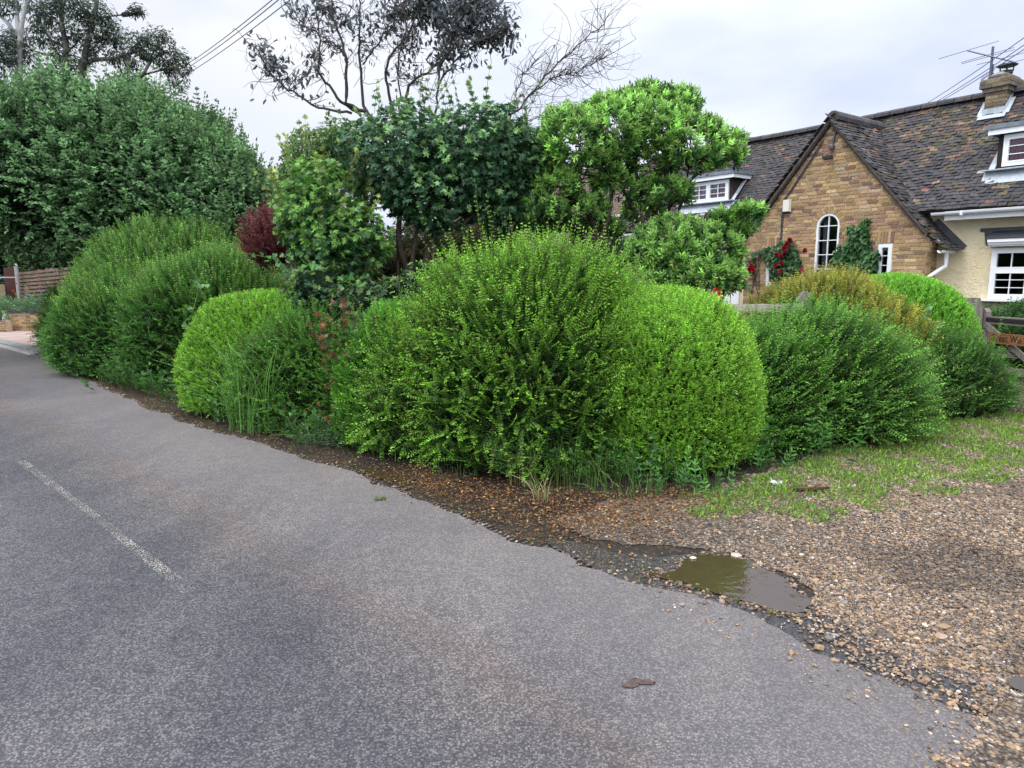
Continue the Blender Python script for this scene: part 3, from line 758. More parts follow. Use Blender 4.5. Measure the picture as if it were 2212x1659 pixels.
for q in (sw, swl):                                          # soldier courses
    n = 5; wd = (q[1] - q[0] + .04) / n
    for k in range(n):
        s0 = q[0] - .02 + k * wd
        mb.box(hp(s0 + wd / 2, .0, q[3] + .11), eR * (wd - .01), eI * .024, UP * .205, BR[(k * 3) % 7], 0)
# mortar bed behind the bricks, with the window openings cut (columns of strips)
def mortar_strip(mb):
    zs = np.arange(0, ap[1], .025)
    for z in zs:
        a, b = slope_s(z + .012, -1), slope_s(z + .012, 1)
        ivs = [(a, b)]
        for h in (arch_hole, rect(sw), rect(swl)):
            hi = h(z + .012)
            if hi is None: continue
            nv = []
            for u, v in ivs:
                if v <= hi[0] or u >= hi[1]: nv.append((u, v)); continue
                if u < hi[0]: nv.append((u, hi[0]))
                if v > hi[1]: nv.append((hi[1], v))
            ivs = nv
        for u, v in ivs:
            if v - u > .005:
                f = [hp(u, .003, z), hp(v, .003, z), hp(v, .003, z + .025), hp(u, .003, z + .025), hp(u, .12, z), hp(v, .12, z), hp(v, .12, z + .025), hp(u, .12, z + .025)]
                mb.add(f, np.array([[0, 1, 2, 3], [0, 4, 5, 1], [1, 5, 6, 2], [2, 6, 7, 3], [3, 7, 4, 0]]), (.36, .27, .16), 1)
mortar_strip(mb)
# return walls of the gable
for side, sb in ((1, rbase), (-1, lbase)):
    o = lambda s, z, p, sb=sb, side=side: hp(sb + side * p, s, z)
    z1 = (rb if side > 0 else lb)[1] + .1
    brick_rows(mb, o, lambda z: .012, lambda z: WIN_IN + .02, 0, z1, [], None, 8 + side)
    mb.box(hp(sb - side * .04, WIN_IN / 2 + .02, z1 / 2), eR * .078, eI * (WIN_IN - .04), UP * z1, (.36, .27, .16), 1)
mb.build('brick_gable', [M['brick'], M['mortar']], house)

# cream wall with window openings
eaves = loc(2000, 462, WIN_IN - .3)
ez = eaves[1]
print('eaves', eaves)
bwx0, bwz1 = loc(2146, 537, WIN_IN); bwz0 = loc(2150, 648, WIN_IN)[1]; bwx1 = bwx0 + 2.3
sL = loc(1335, 500, WIN_IN)[0]; sRt = bwx0 + 6.5
print('bay', bwx0, bwz0, bwz1, 'left end', sL)
mb = MB()
def wallrect(s0, s1, z0, z1): mb.box(hp((s0 + s1) / 2, WIN_IN + .1, (z0 + z1) / 2), eR * (s1 - s0), eI * .2, UP * (z1 - z0), (.6, .5, .3), 0)
wallrect(rbase - .2, bwx0, 0, ez); wallrect(bwx0, bwx1, 0, bwz0); wallrect(bwx0, bwx1, bwz1, ez); wallrect(bwx1, sRt, 0, ez)
drs = loc(1601, 575, WIN_IN)[0]
wallrect(sL, drs - .85, 0, ez); wallrect(drs - .85, drs, 2.02, ez); wallrect(drs, lbase + .1, 0, ez)
mb.box(hp(sL + .1, WIN_IN + 3.2, ez / 2), eR * .2, eI * 5.9, UP * ez, (.6, .5, .3), 0)
mb.box(hp((sL + sRt) / 2, WIN_IN + 5.9, ez / 2), eR * (sRt - sL), eI * .2, UP * ez, (.6, .5, .3), 0)
mb.box(hp(sRt - .1, WIN_IN + 3.2, ez / 2), eR * .2, eI * 5.2, UP * ez, (.6, .5, .3), 0)
mb.build('rendered_wall', M['cream'], house)
mb = MB(); mb.box(hp((sL + sRt) / 2, WIN_IN + 1.8, ez / 2), eR * (sRt - sL - .6), eI * .05, UP * (ez - .1)); mb.build('dark_inner_wall', M['dark_inside'], house)  # near-black colour stands for the unlit room behind the panes
mb = MB(); mb.box(hp(acx, WIN_IN + .25, 1.6), eR * 3.6, eI * .04, UP * 2.8); mb.build('dark_inner_wall', M['dark_inside'], house)

# roofs of individual clay tiles
TC = np.array([[.050, .048, .054], [.058, .053, .057], [.046, .045, .053], [.066, .056, .055], [.040, .040, .048], [.072, .062, .058], [.054, .052, .053]]) * .88
def tile_plane(org, ea, eu, wlen, hlen, keep=None, seed=0, tw=.135, th=.078, moss=None, pal=TC, lift=.0):
    """rows of plain tiles: org bottom-left, ea along, eu up the slope"""
    r = np.random.default_rng(seed); nn = nrm(np.cross(ea, eu))
    if nn[2] < 0: nn = -nn
    na, nu = int(wlen / tw) + 2, int(hlen / th) + 1
    i, j = np.meshgrid(np.arange(na), np.arange(nu)); i, j = i.ravel(), j.ravel()
    a = (i - .5 * (j % 2)) * tw + r.normal(0, .003, len(i)); u = j * th + r.normal(0, .005, len(i))
    sag = .02 * np.sin(a * .9 + 1) + .012 * np.sin(a * 2.3 + u * 1.4)
    k = np.ones(len(i), bool)
    if keep is not None: k = keep(a + tw / 2, u)
    k &= (a < wlen) & (a + tw > 0)
    a, u, sag = a[k], u[k], sag[k]; n = len(a)
    hw = tw / 2 - .0035; tl = .135
    li = .016 + r.normal(0, .004, n); ro = r.normal(0, .012, (n,)); yw = r.normal(0, .02, n)
    ce = org + np.outer(a + tw / 2, ea) + np.outer(u, eu) + np.outer(sag + lift, nn)
    A2 = ea + np.outer(yw, eu); A2 = nrm(A2)
    V = []
    for (sa, su, sn) in ((-1, 0, 0), (1, 0, 0), (1, 1, 0), (-1, 1, 0), (-1, 0, 1), (1, 0, 1), (1, 1, 1), (-1, 1, 1)):
        lf = np.where(su == 0, li, -.002)
        V.append(ce + A2 * (sa * hw) + eu * (su * tl) + nn * (lf + sa * ro * .5 + (.013 if sn else 0))[:, None])
    V = np.stack(V, 1)
    Fc = np.array([[4, 5, 6, 7], [0, 1, 5, 4], [1, 2, 6, 5], [3, 0, 4, 7]])
    Fs = (np.arange(n) * 8)[:, None, None] + Fc[None]
    C = (pal[r.integers(0, len(pal), n)] * .6 + pal.mean(0) * .4) * np.exp(r.normal(0, .16, (n, 1)))
    rr = r.random(n)
    C[rr < .022] = np.array([.15, .075, .055]) * np.exp(r.normal(0, .2, ((rr < .022).sum(), 1)))
    C[rr > .996] = (.30, .29, .27)
    if moss is not None:
        w = moss(a, u); q = r.random(n) < w
        C[q] = np.where(r.random((q.sum(), 1)) < .55, np.array([.115, .075, .055]), np.array([.066, .060, .032])) * np.exp(r.normal(0, .3, (q.sum(), 1)))
    return (V.reshape(-1, 3), Fs.reshape(-1, 4), np.repeat(C, 8, 0), 0), ce, nn

PR = math.radians(50)
euM = nrm(eI * math.cos(PR) + UP * math.sin(PR))
org = hp(0, WIN_IN - .3, ez + .03)
nM = nrm(np.cross(eR, euM)); nM = nM if nM[2] > 0 else -nM
def hit(x, y, o, n):
    d = ray(x, y); t = ((o - CAMP) @ n) / (d @ n); return CAMP + d * t
rp = hit(1960, 245, org, nM); hR = (rp - org) @ euM; zR = rp[2]
print('ridge z', zR, 'slope len', hR, 'ridge check', hit(1580, 314, org, nM)[2])
s_left = sL - .25
o2 = hp(s_left, WIN_IN - .3, ez + .03)
mossc = hit(2040, 290, org, nM); mc = ((mossc - o2) @ eR, (mossc - o2) @ euM)
mossf = lambda a, u: .6 * np.exp(-(((a - mc[0]) / 1.2) ** 2 + ((u - mc[1]) / .8) ** 2)) + .05 + .25 * np.exp(-u / .35) * (lump(np.c_[a, a * 0, a * 0]) > 0)
rl = tile_plane(o2, eR, euM, sRt - s_left + .3, hR, None, 4, moss=mossf)[0]
mb = MB()
mb.ch.append(rl)
wl = sRt - s_left + .3
mb.box(o2 + eR * wl / 2 + euM * (hR / 2 + .03) - nM * .05, eR * wl, euM * (hR - .02), nM * .08, (.05, .045, .045), 0)   # felt under the tiles
euB = nrm(-eI * math.cos(PR) + UP * math.sin(PR)); rtop = o2 + euM * hR
bk = rtop - euB * hR
nB = np.array([eI[0] * math.sin(PR), eI[1] * math.sin(PR), math.cos(PR)])
mb.box(bk + eR * wl / 2 + euB * hR / 2 - nB * .03, eR * wl, euB * hR, nB * .08, (.06, .05, .05), 0)
for k in range(int(wl / .3)):                                 # ridge tiles
    p = rtop + eR * (k * .3 + .15) + UP * (.015 + .02 * math.sin(k * .27 + 1))
    pts = [p + eI * (.13 * math.cos(t)) + UP * (.10 * math.sin(t)) for t in np.linspace(-.15, PI + .15, 7)]
    mb.prism([q - eR * .143 for q in pts], eR * .286, TC[k % 7] * 1.1, 0)
mb.build('roof', [M['tile']], house)
# gable roof
apex = hp(ap[0], -.10, ap[1] + .10)
def gable_slope(side, seed):
    e = (lb if side < 0 else rb); L0 = np.array([e[0] - ap[0], e[1] - ap[1]]); ln = math.hypot(*L0)
    dn = nrm(eR * L0[0] + UP * L0[1]); eu = -dn
    ln2 = ln + (.50 if side > 0 else .12)
    botm = apex + dn * ln2
    depth = 3.2
    # tiles belong to the part standing proud of the main roof
    def keep(a, u):
        p = botm[None] + np.outer(a, eI) + np.outer(u, eu)
        return (((p - org) @ nM) > -.12) | ((p[:, 2] < ez - .02) & (a < WIN_IN + .1))
    t, ce, nn = tile_plane(botm, eI, eu, depth, ln2 - .02, keep, seed, tw=.155, moss=lambda a, u: .10 + 0 * a)
    V = t[0].reshape(-1, 8, 3)
    # kick the eaves out a little
    uu = ((V - botm) @ eu); kick = np.clip(.55 - uu, 0, 1) ** 2 * .42
    V += UP * kick[..., None]
    return (V.reshape(-1, 3), t[1], t[2], 0), botm, eu, nn, ln2
mb = MB()
for side, sd in ((-1, 21), (1, 22)):
    t, bo, eu, nn, l2 = gable_slope(side, sd); mb.ch.append(t)
    mb.box(bo + eu * (l2 / 2 + .32) + eI * .75 - nn * .045, eu * (l2 - .64), eI * 1.46, nn * .05, (.05, .045, .045), 0)
    # verge: undercloak edge of mortar and tile ends
    mb.box(bo + eu * (l2 / 2 + .28) + eI * .03 - nn * .015, eu * (l2 - .58), eI * .05, nn * .045, (.17, .14, .11), 0)
for k in range(9):
    p = apex + eI * (k * .3 + .1) + UP * .03
    pts = [p + eR * (.12 * math.cos(t)) + UP * (.12 * math.sin(t)) for t in np.linspace(-.5, PI + .5, 8)]
    if ((p + UP * .1 - org) @ nM) > -.1: mb.prism([q for q in pts], eI * .285, TC[k % 7] * 1.5, 0)
mb.build('gable_roof', [M['tile']], house)

def frame_win(name, parent, s0, s1, z0, z1, inset, cols, rows, fw=.055, gb=.012, mull=(), curtain=None, transom=None, sub=None, depth=.06):
    """white casement window: frame as the part, bars and pane as sub-parts"""
    mb = MB(); P = lambda s, i, z: hp(s, i, z)
    for (a, b, c, d) in ((s0, s1, z0, z0 + fw), (s0, s1, z1 - fw, z1), (s0, s0 + fw, z0 + fw, z1 - fw), (s1 - fw, s1, z0 + fw, z1 - fw)):
        mb.box(P((a + b) / 2, inset, (c + d) / 2), eR * (b - a), eI * depth, UP * (d - c))
    for m_ in mull: mb.box(P(m_, inset, (z0 + z1) / 2), eR * fw * 1.1, eI * (depth + .004), UP * (z1 - z0 - 2 * fw))
    if transom: mb.box(P((s0 + s1) / 2, inset, transom), eR * (s1 - s0 - 2 * fw), eI * (depth + .008), UP * fw)
    f = mb.build(name, M['white'], parent)
    cells = [s0 + fw] + [x for m_ in mull for x in (m_ - fw / 2, m_ + fw / 2)] + [s1 - fw]
    mb = MB()
    for k in range(0, len(cells), 2):
        a, b = cells[k], cells[k + 1]
        sash = .022
        zr = [(z0 + fw, z1 - fw)] if not transom else [(z0 + fw, transom - fw / 2), (transom + fw / 2, z1 - fw)]
        for q, (c, d) in enumerate(zr):
            for (u, v, x, y) in ((a, b, c, c + sash), (a, b, d - sash, d), (a, a + sash, c + sash, d - sash), (b - sash, b, c + sash, d - sash)):
                mb.box(P((u + v) / 2, inset - .012, (x + y) / 2), eR * (v - u), eI * .05, UP * (y - x))
            nr = rows if q == 0 else 1
            for i in range(1, cols): mb.box(P(a + (b - a) * i / cols, inset - .008, (c + d) / 2), eR * gb, eI * .03, UP * (d - c - 2 * sash))
            for j in range(1, nr): mb.box(P((a + b) / 2, inset - .0055, c + (d - c) * j / nr), eR * (b - a - 2 * sash), eI * .03, UP * gb)
    mb.build('glazing_bars', M['white'], f)
    mb = MB(); mb.box(P((s0 + s1) / 2, inset + .012, (z0 + z1) / 2), eR * (s1 - s0 - .03), eI * .004, UP * (z1 - z0 - .03)); mb.build('pane', M['glass'], f)
    if curtain:
        mb = MB(); n = 60; th = np.linspace(0, 1, n); 
        pf = [P(s0 + .03 + (s1 - s0 - .06) * t, inset + .045 + .012 * math.sin(t * 70 * (s1 - s0)), z0 + .03) for t in th]
        V = np.array(pf + [p + UP * (z1 - z0 - .06) for p in pf]); mb.add(V, np.array([[i, i + 1, n + i + 1, n + i] for i in range(n - 1)])); mb.build('curtain', curtain, f)
    return f
frame_win('window', house, sw[0], sw[1], sw[2], sw[3], .03, 1, 4, .05)
frame_win('window', house, swl[0], swl[1], swl[2], swl[3], .03, 1, 4, .05)
# arched window
mb = MB(); fw = .042
def ring(r0, r1, i0, i1, n=20):
    for k in range(n):
        t0, t1 = PI * k / n, PI * (k + 1) / n; f = []
        for ii in (i0, i1):
            for (t, r) in ((t0, r0), (t1, r0), (t1, r1), (t0, r1)): f.append(hp(acx - math.cos(t) * r, ii, azc + math.sin(t) * r))
        mb.add(f, np.array([[0, 1, 2, 3], [4, 5, 1, 0], [5, 6, 2, 1], [6, 7, 3, 2], [7, 4, 0, 3], [4, 7, 6, 5]]), None, 0)
ring(ar - fw, ar, .0, .07)
mb.box(hp(arch[0] + fw / 2, .035, (azc + arch[2]) / 2), eR * fw, eI * .07, UP * (azc - arch[2]))
mb.box(hp(arch[1] - fw / 2, .035, (azc + arch[2]) / 2), eR * fw, eI * .07, UP * (azc - arch[2]))
mb.box(hp(acx, .035, arch[2] + .03), eR * (2 * ar - 2 * fw), eI * .07, UP * .06)
aw = mb.build('arched_window', M['white'], house)
mb = MB(); mb.box(hp(acx, .032, (arch[2] + arch[3]) / 2), eR * .016, eI * .03, UP * (arch[3] - arch[2] - .08))
z = azc
while z > arch[2] + .1:
    mb.box(hp(acx, .035, z), eR * (2 * ar - 2 * fw + .01), eI * .03, UP * .015); z -= .275
mb.build('glazing_bars', M['white'], aw)
mb = MB(); pts = [hp(acx - math.cos(t) * (ar - .02), .045, azc + math.sin(t) * (ar - .02)) for t in np.linspace(0, PI, 20)] + [hp(arch[1] - .02, .045, arch[2]), hp(arch[0] + .02, .045, arch[2])]
mb.prism(pts, eI * .004); mb.build('pane', M['glass'], aw)
mb = MB(); mb.box(hp(arch[0] + .12, .16, 2.), eR * .12, eI * .02, UP * 2.4, (.3, .3, .3)); mb.build('curtain', plain('grey_net', (.28, .29, .29), .8, .2, .2, 8.), aw)

# bay window in the cream wall
mid = [bwx0 + .56, bwx0 + 1.15, bwx0 + 1.74]
bw = frame_win('window', house, bwx0, bwx1, bwz0 + .02, bwz1, WIN_IN - .02, 2, 3, .06, mull=mid, transom=bwz1 - .36)
mb = MB(); mb.box(hp((bwx0 + bwx1) / 2, WIN_IN - .08, bwz0), eR * (bwx1 - bwx0 + .3), eI * .18, UP * .035); mb.build('sill', M['white'], bw)
hz0, hz1 = loc(2140, 520, WIN_IN - .25)[1], loc(2140, 503, WIN_IN)[1] 
cs0 = loc(2131, 525, WIN_IN - .25)[0]
mb = MB()
prof = [(WIN_IN - .001, hz1 + .02), (WIN_IN - .24, hz0 + .05), (WIN_IN - .24, hz0 + .03), (WIN_IN - .001, hz1 - .03)]
mb.prism([hp(cs0 - .02, i, z) for i, z in prof], eR * (bwx1 + .2 - cs0), None); 
mb.prism([hp(cs0 - .14, WIN_IN - .012, hz1 + .03), hp(cs0 - .10, WIN_IN - .012, hz0 - .06), hp(cs0, WIN_IN - .012, hz0 - .10), hp(cs0 + .05, WIN_IN - .012, hz1 - .01)], eI * .01)
mb.box(hp((cs0 + bwx1) / 2, WIN_IN - .012, hz1 + .05), eR * (bwx1 + .3 - cs0 + .1), eI * .016, UP * .06)
mb.build('canopy', M['dark_lead'], bw)
mb = MB()
for dz, ii, hh in ((.0, .23, .05), (-.045, .20, .035), (-.075, .17, .03)): mb.box(hp((cs0 + bwx1 + .15) / 2, WIN_IN - ii / 2, hz0 + dz), eR * (bwx1 + .15 - cs0), eI * ii, UP * hh)
mb.build('cornice', M['white'], bw)

# gutters and pipes
mb = MB()
def gutter(p0, p1, r=.055):
    d = nrm(p1 - p0); o = np.array([-d[1], d[0], 0]); o = o if o @ eI < 0 else -o
    ts = np.linspace(-PI, 0, 7); A = [p0 + o * (r * math.cos(t)) + UP * (r * math.sin(t)) for t in ts]
    B = [a - (a - p0) * .12 for a in A[::-1]]; mb.prism(A + B, p1 - p0)
gz = ez + .0
gutter(hp(rbase + .02, WIN_IN - .36, gz), hp(sRt, WIN_IN - .36, gz))
k = rbase + .5
while k < sRt:
    mb.box(hp(k, WIN_IN - .36, gz - .03), eR * .03, eI * .125, UP * .075); k += .95
mb.build('gutter', M['white'], house)
mb = MB(); mb.box(hp((rbase + sRt) / 2 + .1, WIN_IN - .295, gz - .06), eR * (sRt - rbase - .2), eI * .02, UP * .15)
mb.build('fascia', M['white'], house)
mb = MB(); mb.box(hp((sL + lbase) / 2, WIN_IN - .295, gz - .06), eR * (lbase - sL), eI * .02, UP * .15); mb.build('fascia', M['white'], house)
mb = MB(); gutter(hp(sL - .2, WIN_IN - .36, gz), hp(lbase - .55, WIN_IN - .36, gz)); mb.build('gutter', M['white'], house)
rg = loc(2014, 521, -.1)
mb = MB()
gs = rb[0] + .20; gz2 = rb[1] - .14
def gut2(p0, p1, r=.05):
    ts = np.linspace(-PI, 0, 7); A = [p0 + eR * (r * math.cos(t)) + UP * (r * math.sin(t)) for t in ts]; B = [a - (a - p0) * .12 for a in A[::-1]]; mb.prism(A + B, p1 - p0)
gut2(hp(gs, -.15, gz2), hp(gs, WIN_IN, gz2))
mb.tube([hp(gs, .12, gz2 - .04), hp(gs, .12, gz2 - .26), hp(rbase + .08, -.05, gz2 - .46), hp(rbase + .05, -.05, gz2 - .62), hp(rbase + .05, -.05, .1)], .034, 10)
mb.build('downpipe', M['white'], house, True)
mb = MB(); gl_ = lb[0] - .12; gut2(hp(gl_, -.12, lb[1] - .1), hp(gl_, WIN_IN, lb[1] - .1)); mb.build('gutter', M['white'], house)
# lead flashing where the low roof meets the cream wall
t, bo, eu, nn, l2 = gable_slope(1, 22)
pA = bo + eI * (WIN_IN + .07); 
q0 = pA + UP * .16; q1 = pA + eu * .8 + UP * .03
mb = MB(); mb.prism([q0, q0 + nn * .09, q1 + nn * .12, q1], eI * .03); mb.build('flashing', M['dark_lead'], house)
# porch wall side, door at the left
mb = MB()
for (a, b, c, d) in ((drs - .85, drs - .79, 0, 2.02), (drs - .06, drs, 0, 2.02), (drs - .79, drs - .06, 1.96, 2.02)): mb.box(hp((a + b) / 2, WIN_IN + .02, (c + d) / 2), eR * (b - a), eI * .1, UP * (d - c))
mb.box(hp(drs - .425, WIN_IN + .05, .98), eR * .72, eI * .04, UP * 1.95); dr = mb.build('door', M['white'], house)
mb = MB(); mb.tube([hp(drs - .72, WIN_IN + .0, 1.02), hp(drs - .60, WIN_IN + .0, 1.02)], .01); mb.build('handle', M['black'], dr)

# dormers
def dormer(sx0, sx1, ztop, zsill, front_in, rows=3, cols=2, mull=0):
    z0 = org[2] + (front_in - (WIN_IN - .3)) * math.tan(PR)
    back = (WIN_IN - .3) + (ztop + .10 - org[2]) / math.tan(PR) + .3
    ck = .09
    mb = MB()
    for s in (sx0 - ck / 2, sx1 + ck / 2):
        a = [hp(s - ck / 2, front_in, z0 - .1), hp(s - ck / 2, back, ztop - .1), hp(s - ck / 2, back, ztop), hp(s - ck / 2, front_in, ztop)]
        mb.prism(a, eR * ck)
    mb.box(hp((sx0 + sx1) / 2, front_in + .35, (ztop + z0) / 2), eR * (sx1 - sx0), eI * .02, UP * (ztop - z0))
    dm = mb.build('dormer', M['darkwood'], house)
    mb = MB(); mb.box(hp((sx0 + sx1) / 2, (front_in - .16 + back) / 2, ztop + .085), eR * (sx1 - sx0 + .5), eI * (back - front_in + .16), UP * .07); mb.build('flat_roof', M['lead'], dm)
    mb = MB()
    mb.box(hp((sx0 + sx1) / 2, front_in - .12, ztop + .005), eR * (sx1 - sx0 + .42), eI * .03, UP * .085)
    mb.box(hp(sx1 + .2, (front_in - .10 + back) / 2, ztop + .005), eR * .03, eI * (back - front_in + .1), UP * .085)
    mb.box(hp(sx0 - .2, (front_in - .10 + back) / 2, ztop + .005), eR * .03, eI * (back - front_in + .1), UP * .085)
    mb.build('fascia', M['white'], dm)
    mb = MB(); mb.box(hp((sx0 + sx1) / 2, front_in - .10, z0 + .03), eR * (sx1 - sx0 + .46), eI * .2, UP * .02)
    mb.prism([hp(sx0 - .23, front_in - .2, z0 - .2), hp(sx1 + .23, front_in - .2, z0 - .2), hp(sx1 + .23, front_in - .05, z0 + .02), hp(sx0 - .23, front_in - .05, z0 + .02)], nM * .012)
    for s in (sx0 - ck - .05, sx1 + ck + .05):
        a = hp(s, front_in - .05, z0 - .02); bk2 = front_in + (back - front_in) * .62; b_ = hp(s, bk2, org[2] + (bk2 - (WIN_IN - .3)) * math.tan(PR)); 
        mb.box((a + b_) / 2 + nM * .045, b_ - a, eR * .09, nM * .012)
    mb.build('flashing', M['pale_lead'], dm)
    ml = [sx0 + (sx1 - sx0) * (i + 1) / (mull + 1) for i in range(mull)]
    frame_win('window', house, sx0, sx1, zsill, ztop - .05, front_in - .01, cols, rows, .06, mull=ml, curtain=M['red_curtain'])
    mb = MB(); mb.box(hp((sx0 + sx1) / 2, front_in, (z0 + zsill) / 2), eR * (sx1 - sx0), eI * .05, UP * (zsill - z0 - .004)); mb.build('apron', M['darkwood'], dm)
pb = hit(2163, 372, org, nM) - g0; fin = pb @ eI
z1d = loc(2170, 286, fin)[1]; zs = loc(2170, 360, fin)[1]; sd0 = loc(2168, 330, fin)[0]
print('dormer R', fin, sd0, zs, z1d)
dormer(sd0, sd0 + 1.25, z1d, zs, fin, mull=1)
pb = hit(1580, 437, org, nM) - g0; fin2 = pb @ eI
z1d = loc(1575, 388, fin2)[1]; zs = loc(1575, 432, fin2)[1]; sd1 = loc(1576, 400, fin2)[0]
print('dormer L', fin2, sd1, zs, z1d)
dormer(sd1 - 1.15, sd1, max(z1d, zs + .52), zs, fin2, mull=1)

# chimney on the ridge
chp = hit(2157, 222, rtop, eI); cs = (chp - g0) @ eR + .06; ci = (rtop - g0) @ eI
ztop = loc(2157, 172, ci - .2)[1]; cw = (loc(2182, 200, ci - .3)[0] - loc(2132, 200, ci - .3)[0]) * .86
print('chimney', cs, ztop, cw, zR)
mb = MB(); cd = .62
zb = zR - .75
CP = np.array([[.30, .22, .13], [.24, .19, .12], [.20, .17, .13], [.34, .27, .17], [.16, .15, .13], [.22, .17, .12]]); CPP = np.ones(6) / 6; CP = CP * .72
def stack(s0, s1, i0, i1, z0, z1, seed):
    mb.box(hp((s0 + s1) / 2, (i0 + i1) / 2, (z0 + z1) / 2), eR * (s1 - s0 - .004), eI * (i1 - i0 - .004), UP * (z1 - z0), (.22, .19, .15), 0)
    for k, (o, a, b) in enumerate(((lambda s, z, p: hp(s, i0 - p, z), s0, s1), (lambda s, z, p: hp(s1 + p, s, z), i0, i1), (lambda s, z, p: hp(s, i1 + p, z), s0, s1), (lambda s, z, p: hp(s0 - p, s, z), i0, i1))):
        brick_rows(mb, o, lambda z: a, lambda z: b, z0, z1, [], None, seed + k, pal=CP, pp=CPP)
c0, c1 = cs - cw / 2, cs + cw / 2; i0, i1 = ci - cd / 2, ci + cd / 2
stack(c0, c1, i0, i1, zb, ztop - .225, 31)
stack(c0 - .04, c1 + .04, i0 - .04, i1 + .04, ztop - .225, ztop - .15, 35)
stack(c0 - .08, c1 + .08, i0 - .08, i1 + .08, ztop - .15, ztop, 41)
stack(c0 + .01, c1 - .01, i0 + .01, i1 - .01, ztop, ztop + .075, 47)
mb.prism([hp(c0 + .05, i0 + .05, ztop + .07), hp(c1 - .05, i0 + .05, ztop + .07), hp(c1 - .12, i0 + .1, ztop + .13), hp(c0 + .12, i0 + .1, ztop + .13)], eI * (cd - .12), (.3, .29, .27))
ch = mb.build('chimney', [M['brick']], house)
mb = MB(); fz = zR + .0
fb = hp(0, i0 - .012, 0); zf = org[2] + (i0 - (WIN_IN - .3)) * math.tan(PR)
mb.box(hp(cs, i0 - .02, zf + .06), eR * (cw + .06), eI * .014, UP * .12)
mb.box(hp(cs, i0 - .07, zf - .07) + nM * .05, eR * (cw + .12), euM * .09, nM * .012)
for sgn, sx_ in ((1, c1), (-1, c0)):
    mb.prism([hp(sx_ + sgn * .014, i0 - .02, zf - .02), hp(sx_ + sgn * .014, ci, zR - .02), hp(sx_ + sgn * .014, ci, zR + .12), hp(sx_ + sgn * .014, i0 - .02, zf + .12)], eR * .012 * sgn)
    mb.box(hp(sx_ + sgn * .05, i0 + .02, zf + .02) + nM * .05 + euM * .12, eR * .09, euM * .38, nM * .012)
mb.build('flashing', M['pale_lead'], ch)
cc = hp(cs + .02, ci, ztop + .12)
mb = MB(); mb.lathe([(.10, 0), (.10, .04), (.11, .04), (.11, .05)], cc, 16)
for k in range(6): mb.tube([cc + np.array([.11 * math.cos(k * PI / 3), .11 * math.sin(k * PI / 3), .04]), cc + np.array([.12 * math.cos(k * PI / 3), .12 * math.sin(k * PI / 3), .14])], .008, 5)
mb.lathe([(0, .13), (.15, .13), (.17, .145), (.12, .17), (.0, .18)], cc, 16)
mb.build('cowl', M['black'], ch)
# aerial
ae = empty('television_aerial', hp(cs - .17, ci - .2, ztop), 'grey television aerial on a mast strapped to the brick chimney', 'aerial')
mp_ = hp(cs - .2, ci - .1, ztop - .3)
mtop = ztop + .62
mb = MB(); mb.tube([mp_, mp_ + UP * (mtop - mp_[2])], .022, 8); mb.build('mast', M['grey_metal'], ae)
mb = MB(); ax = nrm(np.array([.62, -.25, -.35])); el = nrm(np.array([.75, .62, .20]))
wq = lambda x, y: W(x, y, mp_[1])
# boom and elements from their places in the sky behind the chimney
def seg(x0, y0, x1, y1, r, dy0=0, dy1=0): 
    a, b = W(x0, y0, mp_[1] + dy0), W(x1, y1, mp_[1] + dy1); mb.tube([a, b], r, 6)
tt = lambda x, y: (1917 + x * .2279, 54 + y * .2279)
seg(*tt(755, 242), *tt(1215, 355), .014, .35, -.35)
for a_ in ((490, 320, 1055, 152, .35), (700, 355, 1200, 213, .12), (705, 368, 1205, 232, .12), (850, 377, 1010, 337, -.1), (1085, 318, 1400, 235, -.12), (1010, 398, 1400, 300, -.35)):
    seg(*tt(a_[0], a_[1]), *tt(a_[2], a_[3]), .006, a_[4] - .4, a_[4] + .5)
mb.build('antenna', M['grey_metal'], ae)
mb = MB(); seg(*tt(900, 515), *tt(990, 455), .010)
for k in range(6): seg(*tt(890 + k * 16, 545 - k * 18), *tt(895 + k * 15, 480 - k * 10), .004)
for xx in (985, 1003): seg(*tt(xx, 375), *tt(xx - 8, 470), .01)
for yy in (375, 400, 430, 460): seg(*tt(978, yy), *tt(1010, yy), .009)
mb.build('small_antenna', M['grey_metal'], ae)

# things on the gable
ab0, ab1 = loc(1692, 459, -.03), loc(1709, 430, -.03)
al = empty('alarm_box', hp((ab0[0] + ab1[0]) / 2, -.02, ab0[1]), 'white alarm box fixed high on the left of the brick gable', 'alarm box')
mb = MB(); w_, h_ = ab1[0] - ab0[0], ab1[1] - ab0[1]; c_ = hp((ab0[0] + ab1[0]) / 2, -.05, (ab0[1] + ab1[1]) / 2)
f0 = [c_ + eR * (sx * w_ / 2) + UP * (sz * h_ / 2) + eI * .04 for sx, sz in ((-1, -1), (1, -1), (1, 1), (-1, 1))]; f1 = [c_ + eR * (sx * w_ * .42) + UP * (sz * h_ * .45) - eI * .03 for sx, sz in ((-1, -1), (1, -1), (1, 1), (-1, 1))]
mb.add(f0 + f1, np.array([[4, 5, 6, 7], [0, 1, 5, 4], [1, 2, 6, 5], [2, 3, 7, 6], [3, 0, 4, 7]])); mb.build('cover', plain('cream_plastic', (.68, .67, .58), .4, .4), al)
mb = MB(); mb.box(c_ + UP * (-h_ * .5) + eI * .02, eR * w_ * .9, eI * .03, UP * .02); mb.build('base', M['black'], al)
fl = loc(1798, 317, -.03); fl2 = loc(1790, 341, -.1)
fo = empty('floodlight', hp(fl[0], -.03, fl[1]), 'small black floodlight and sensor near the top of the brick gable', 'floodlight')
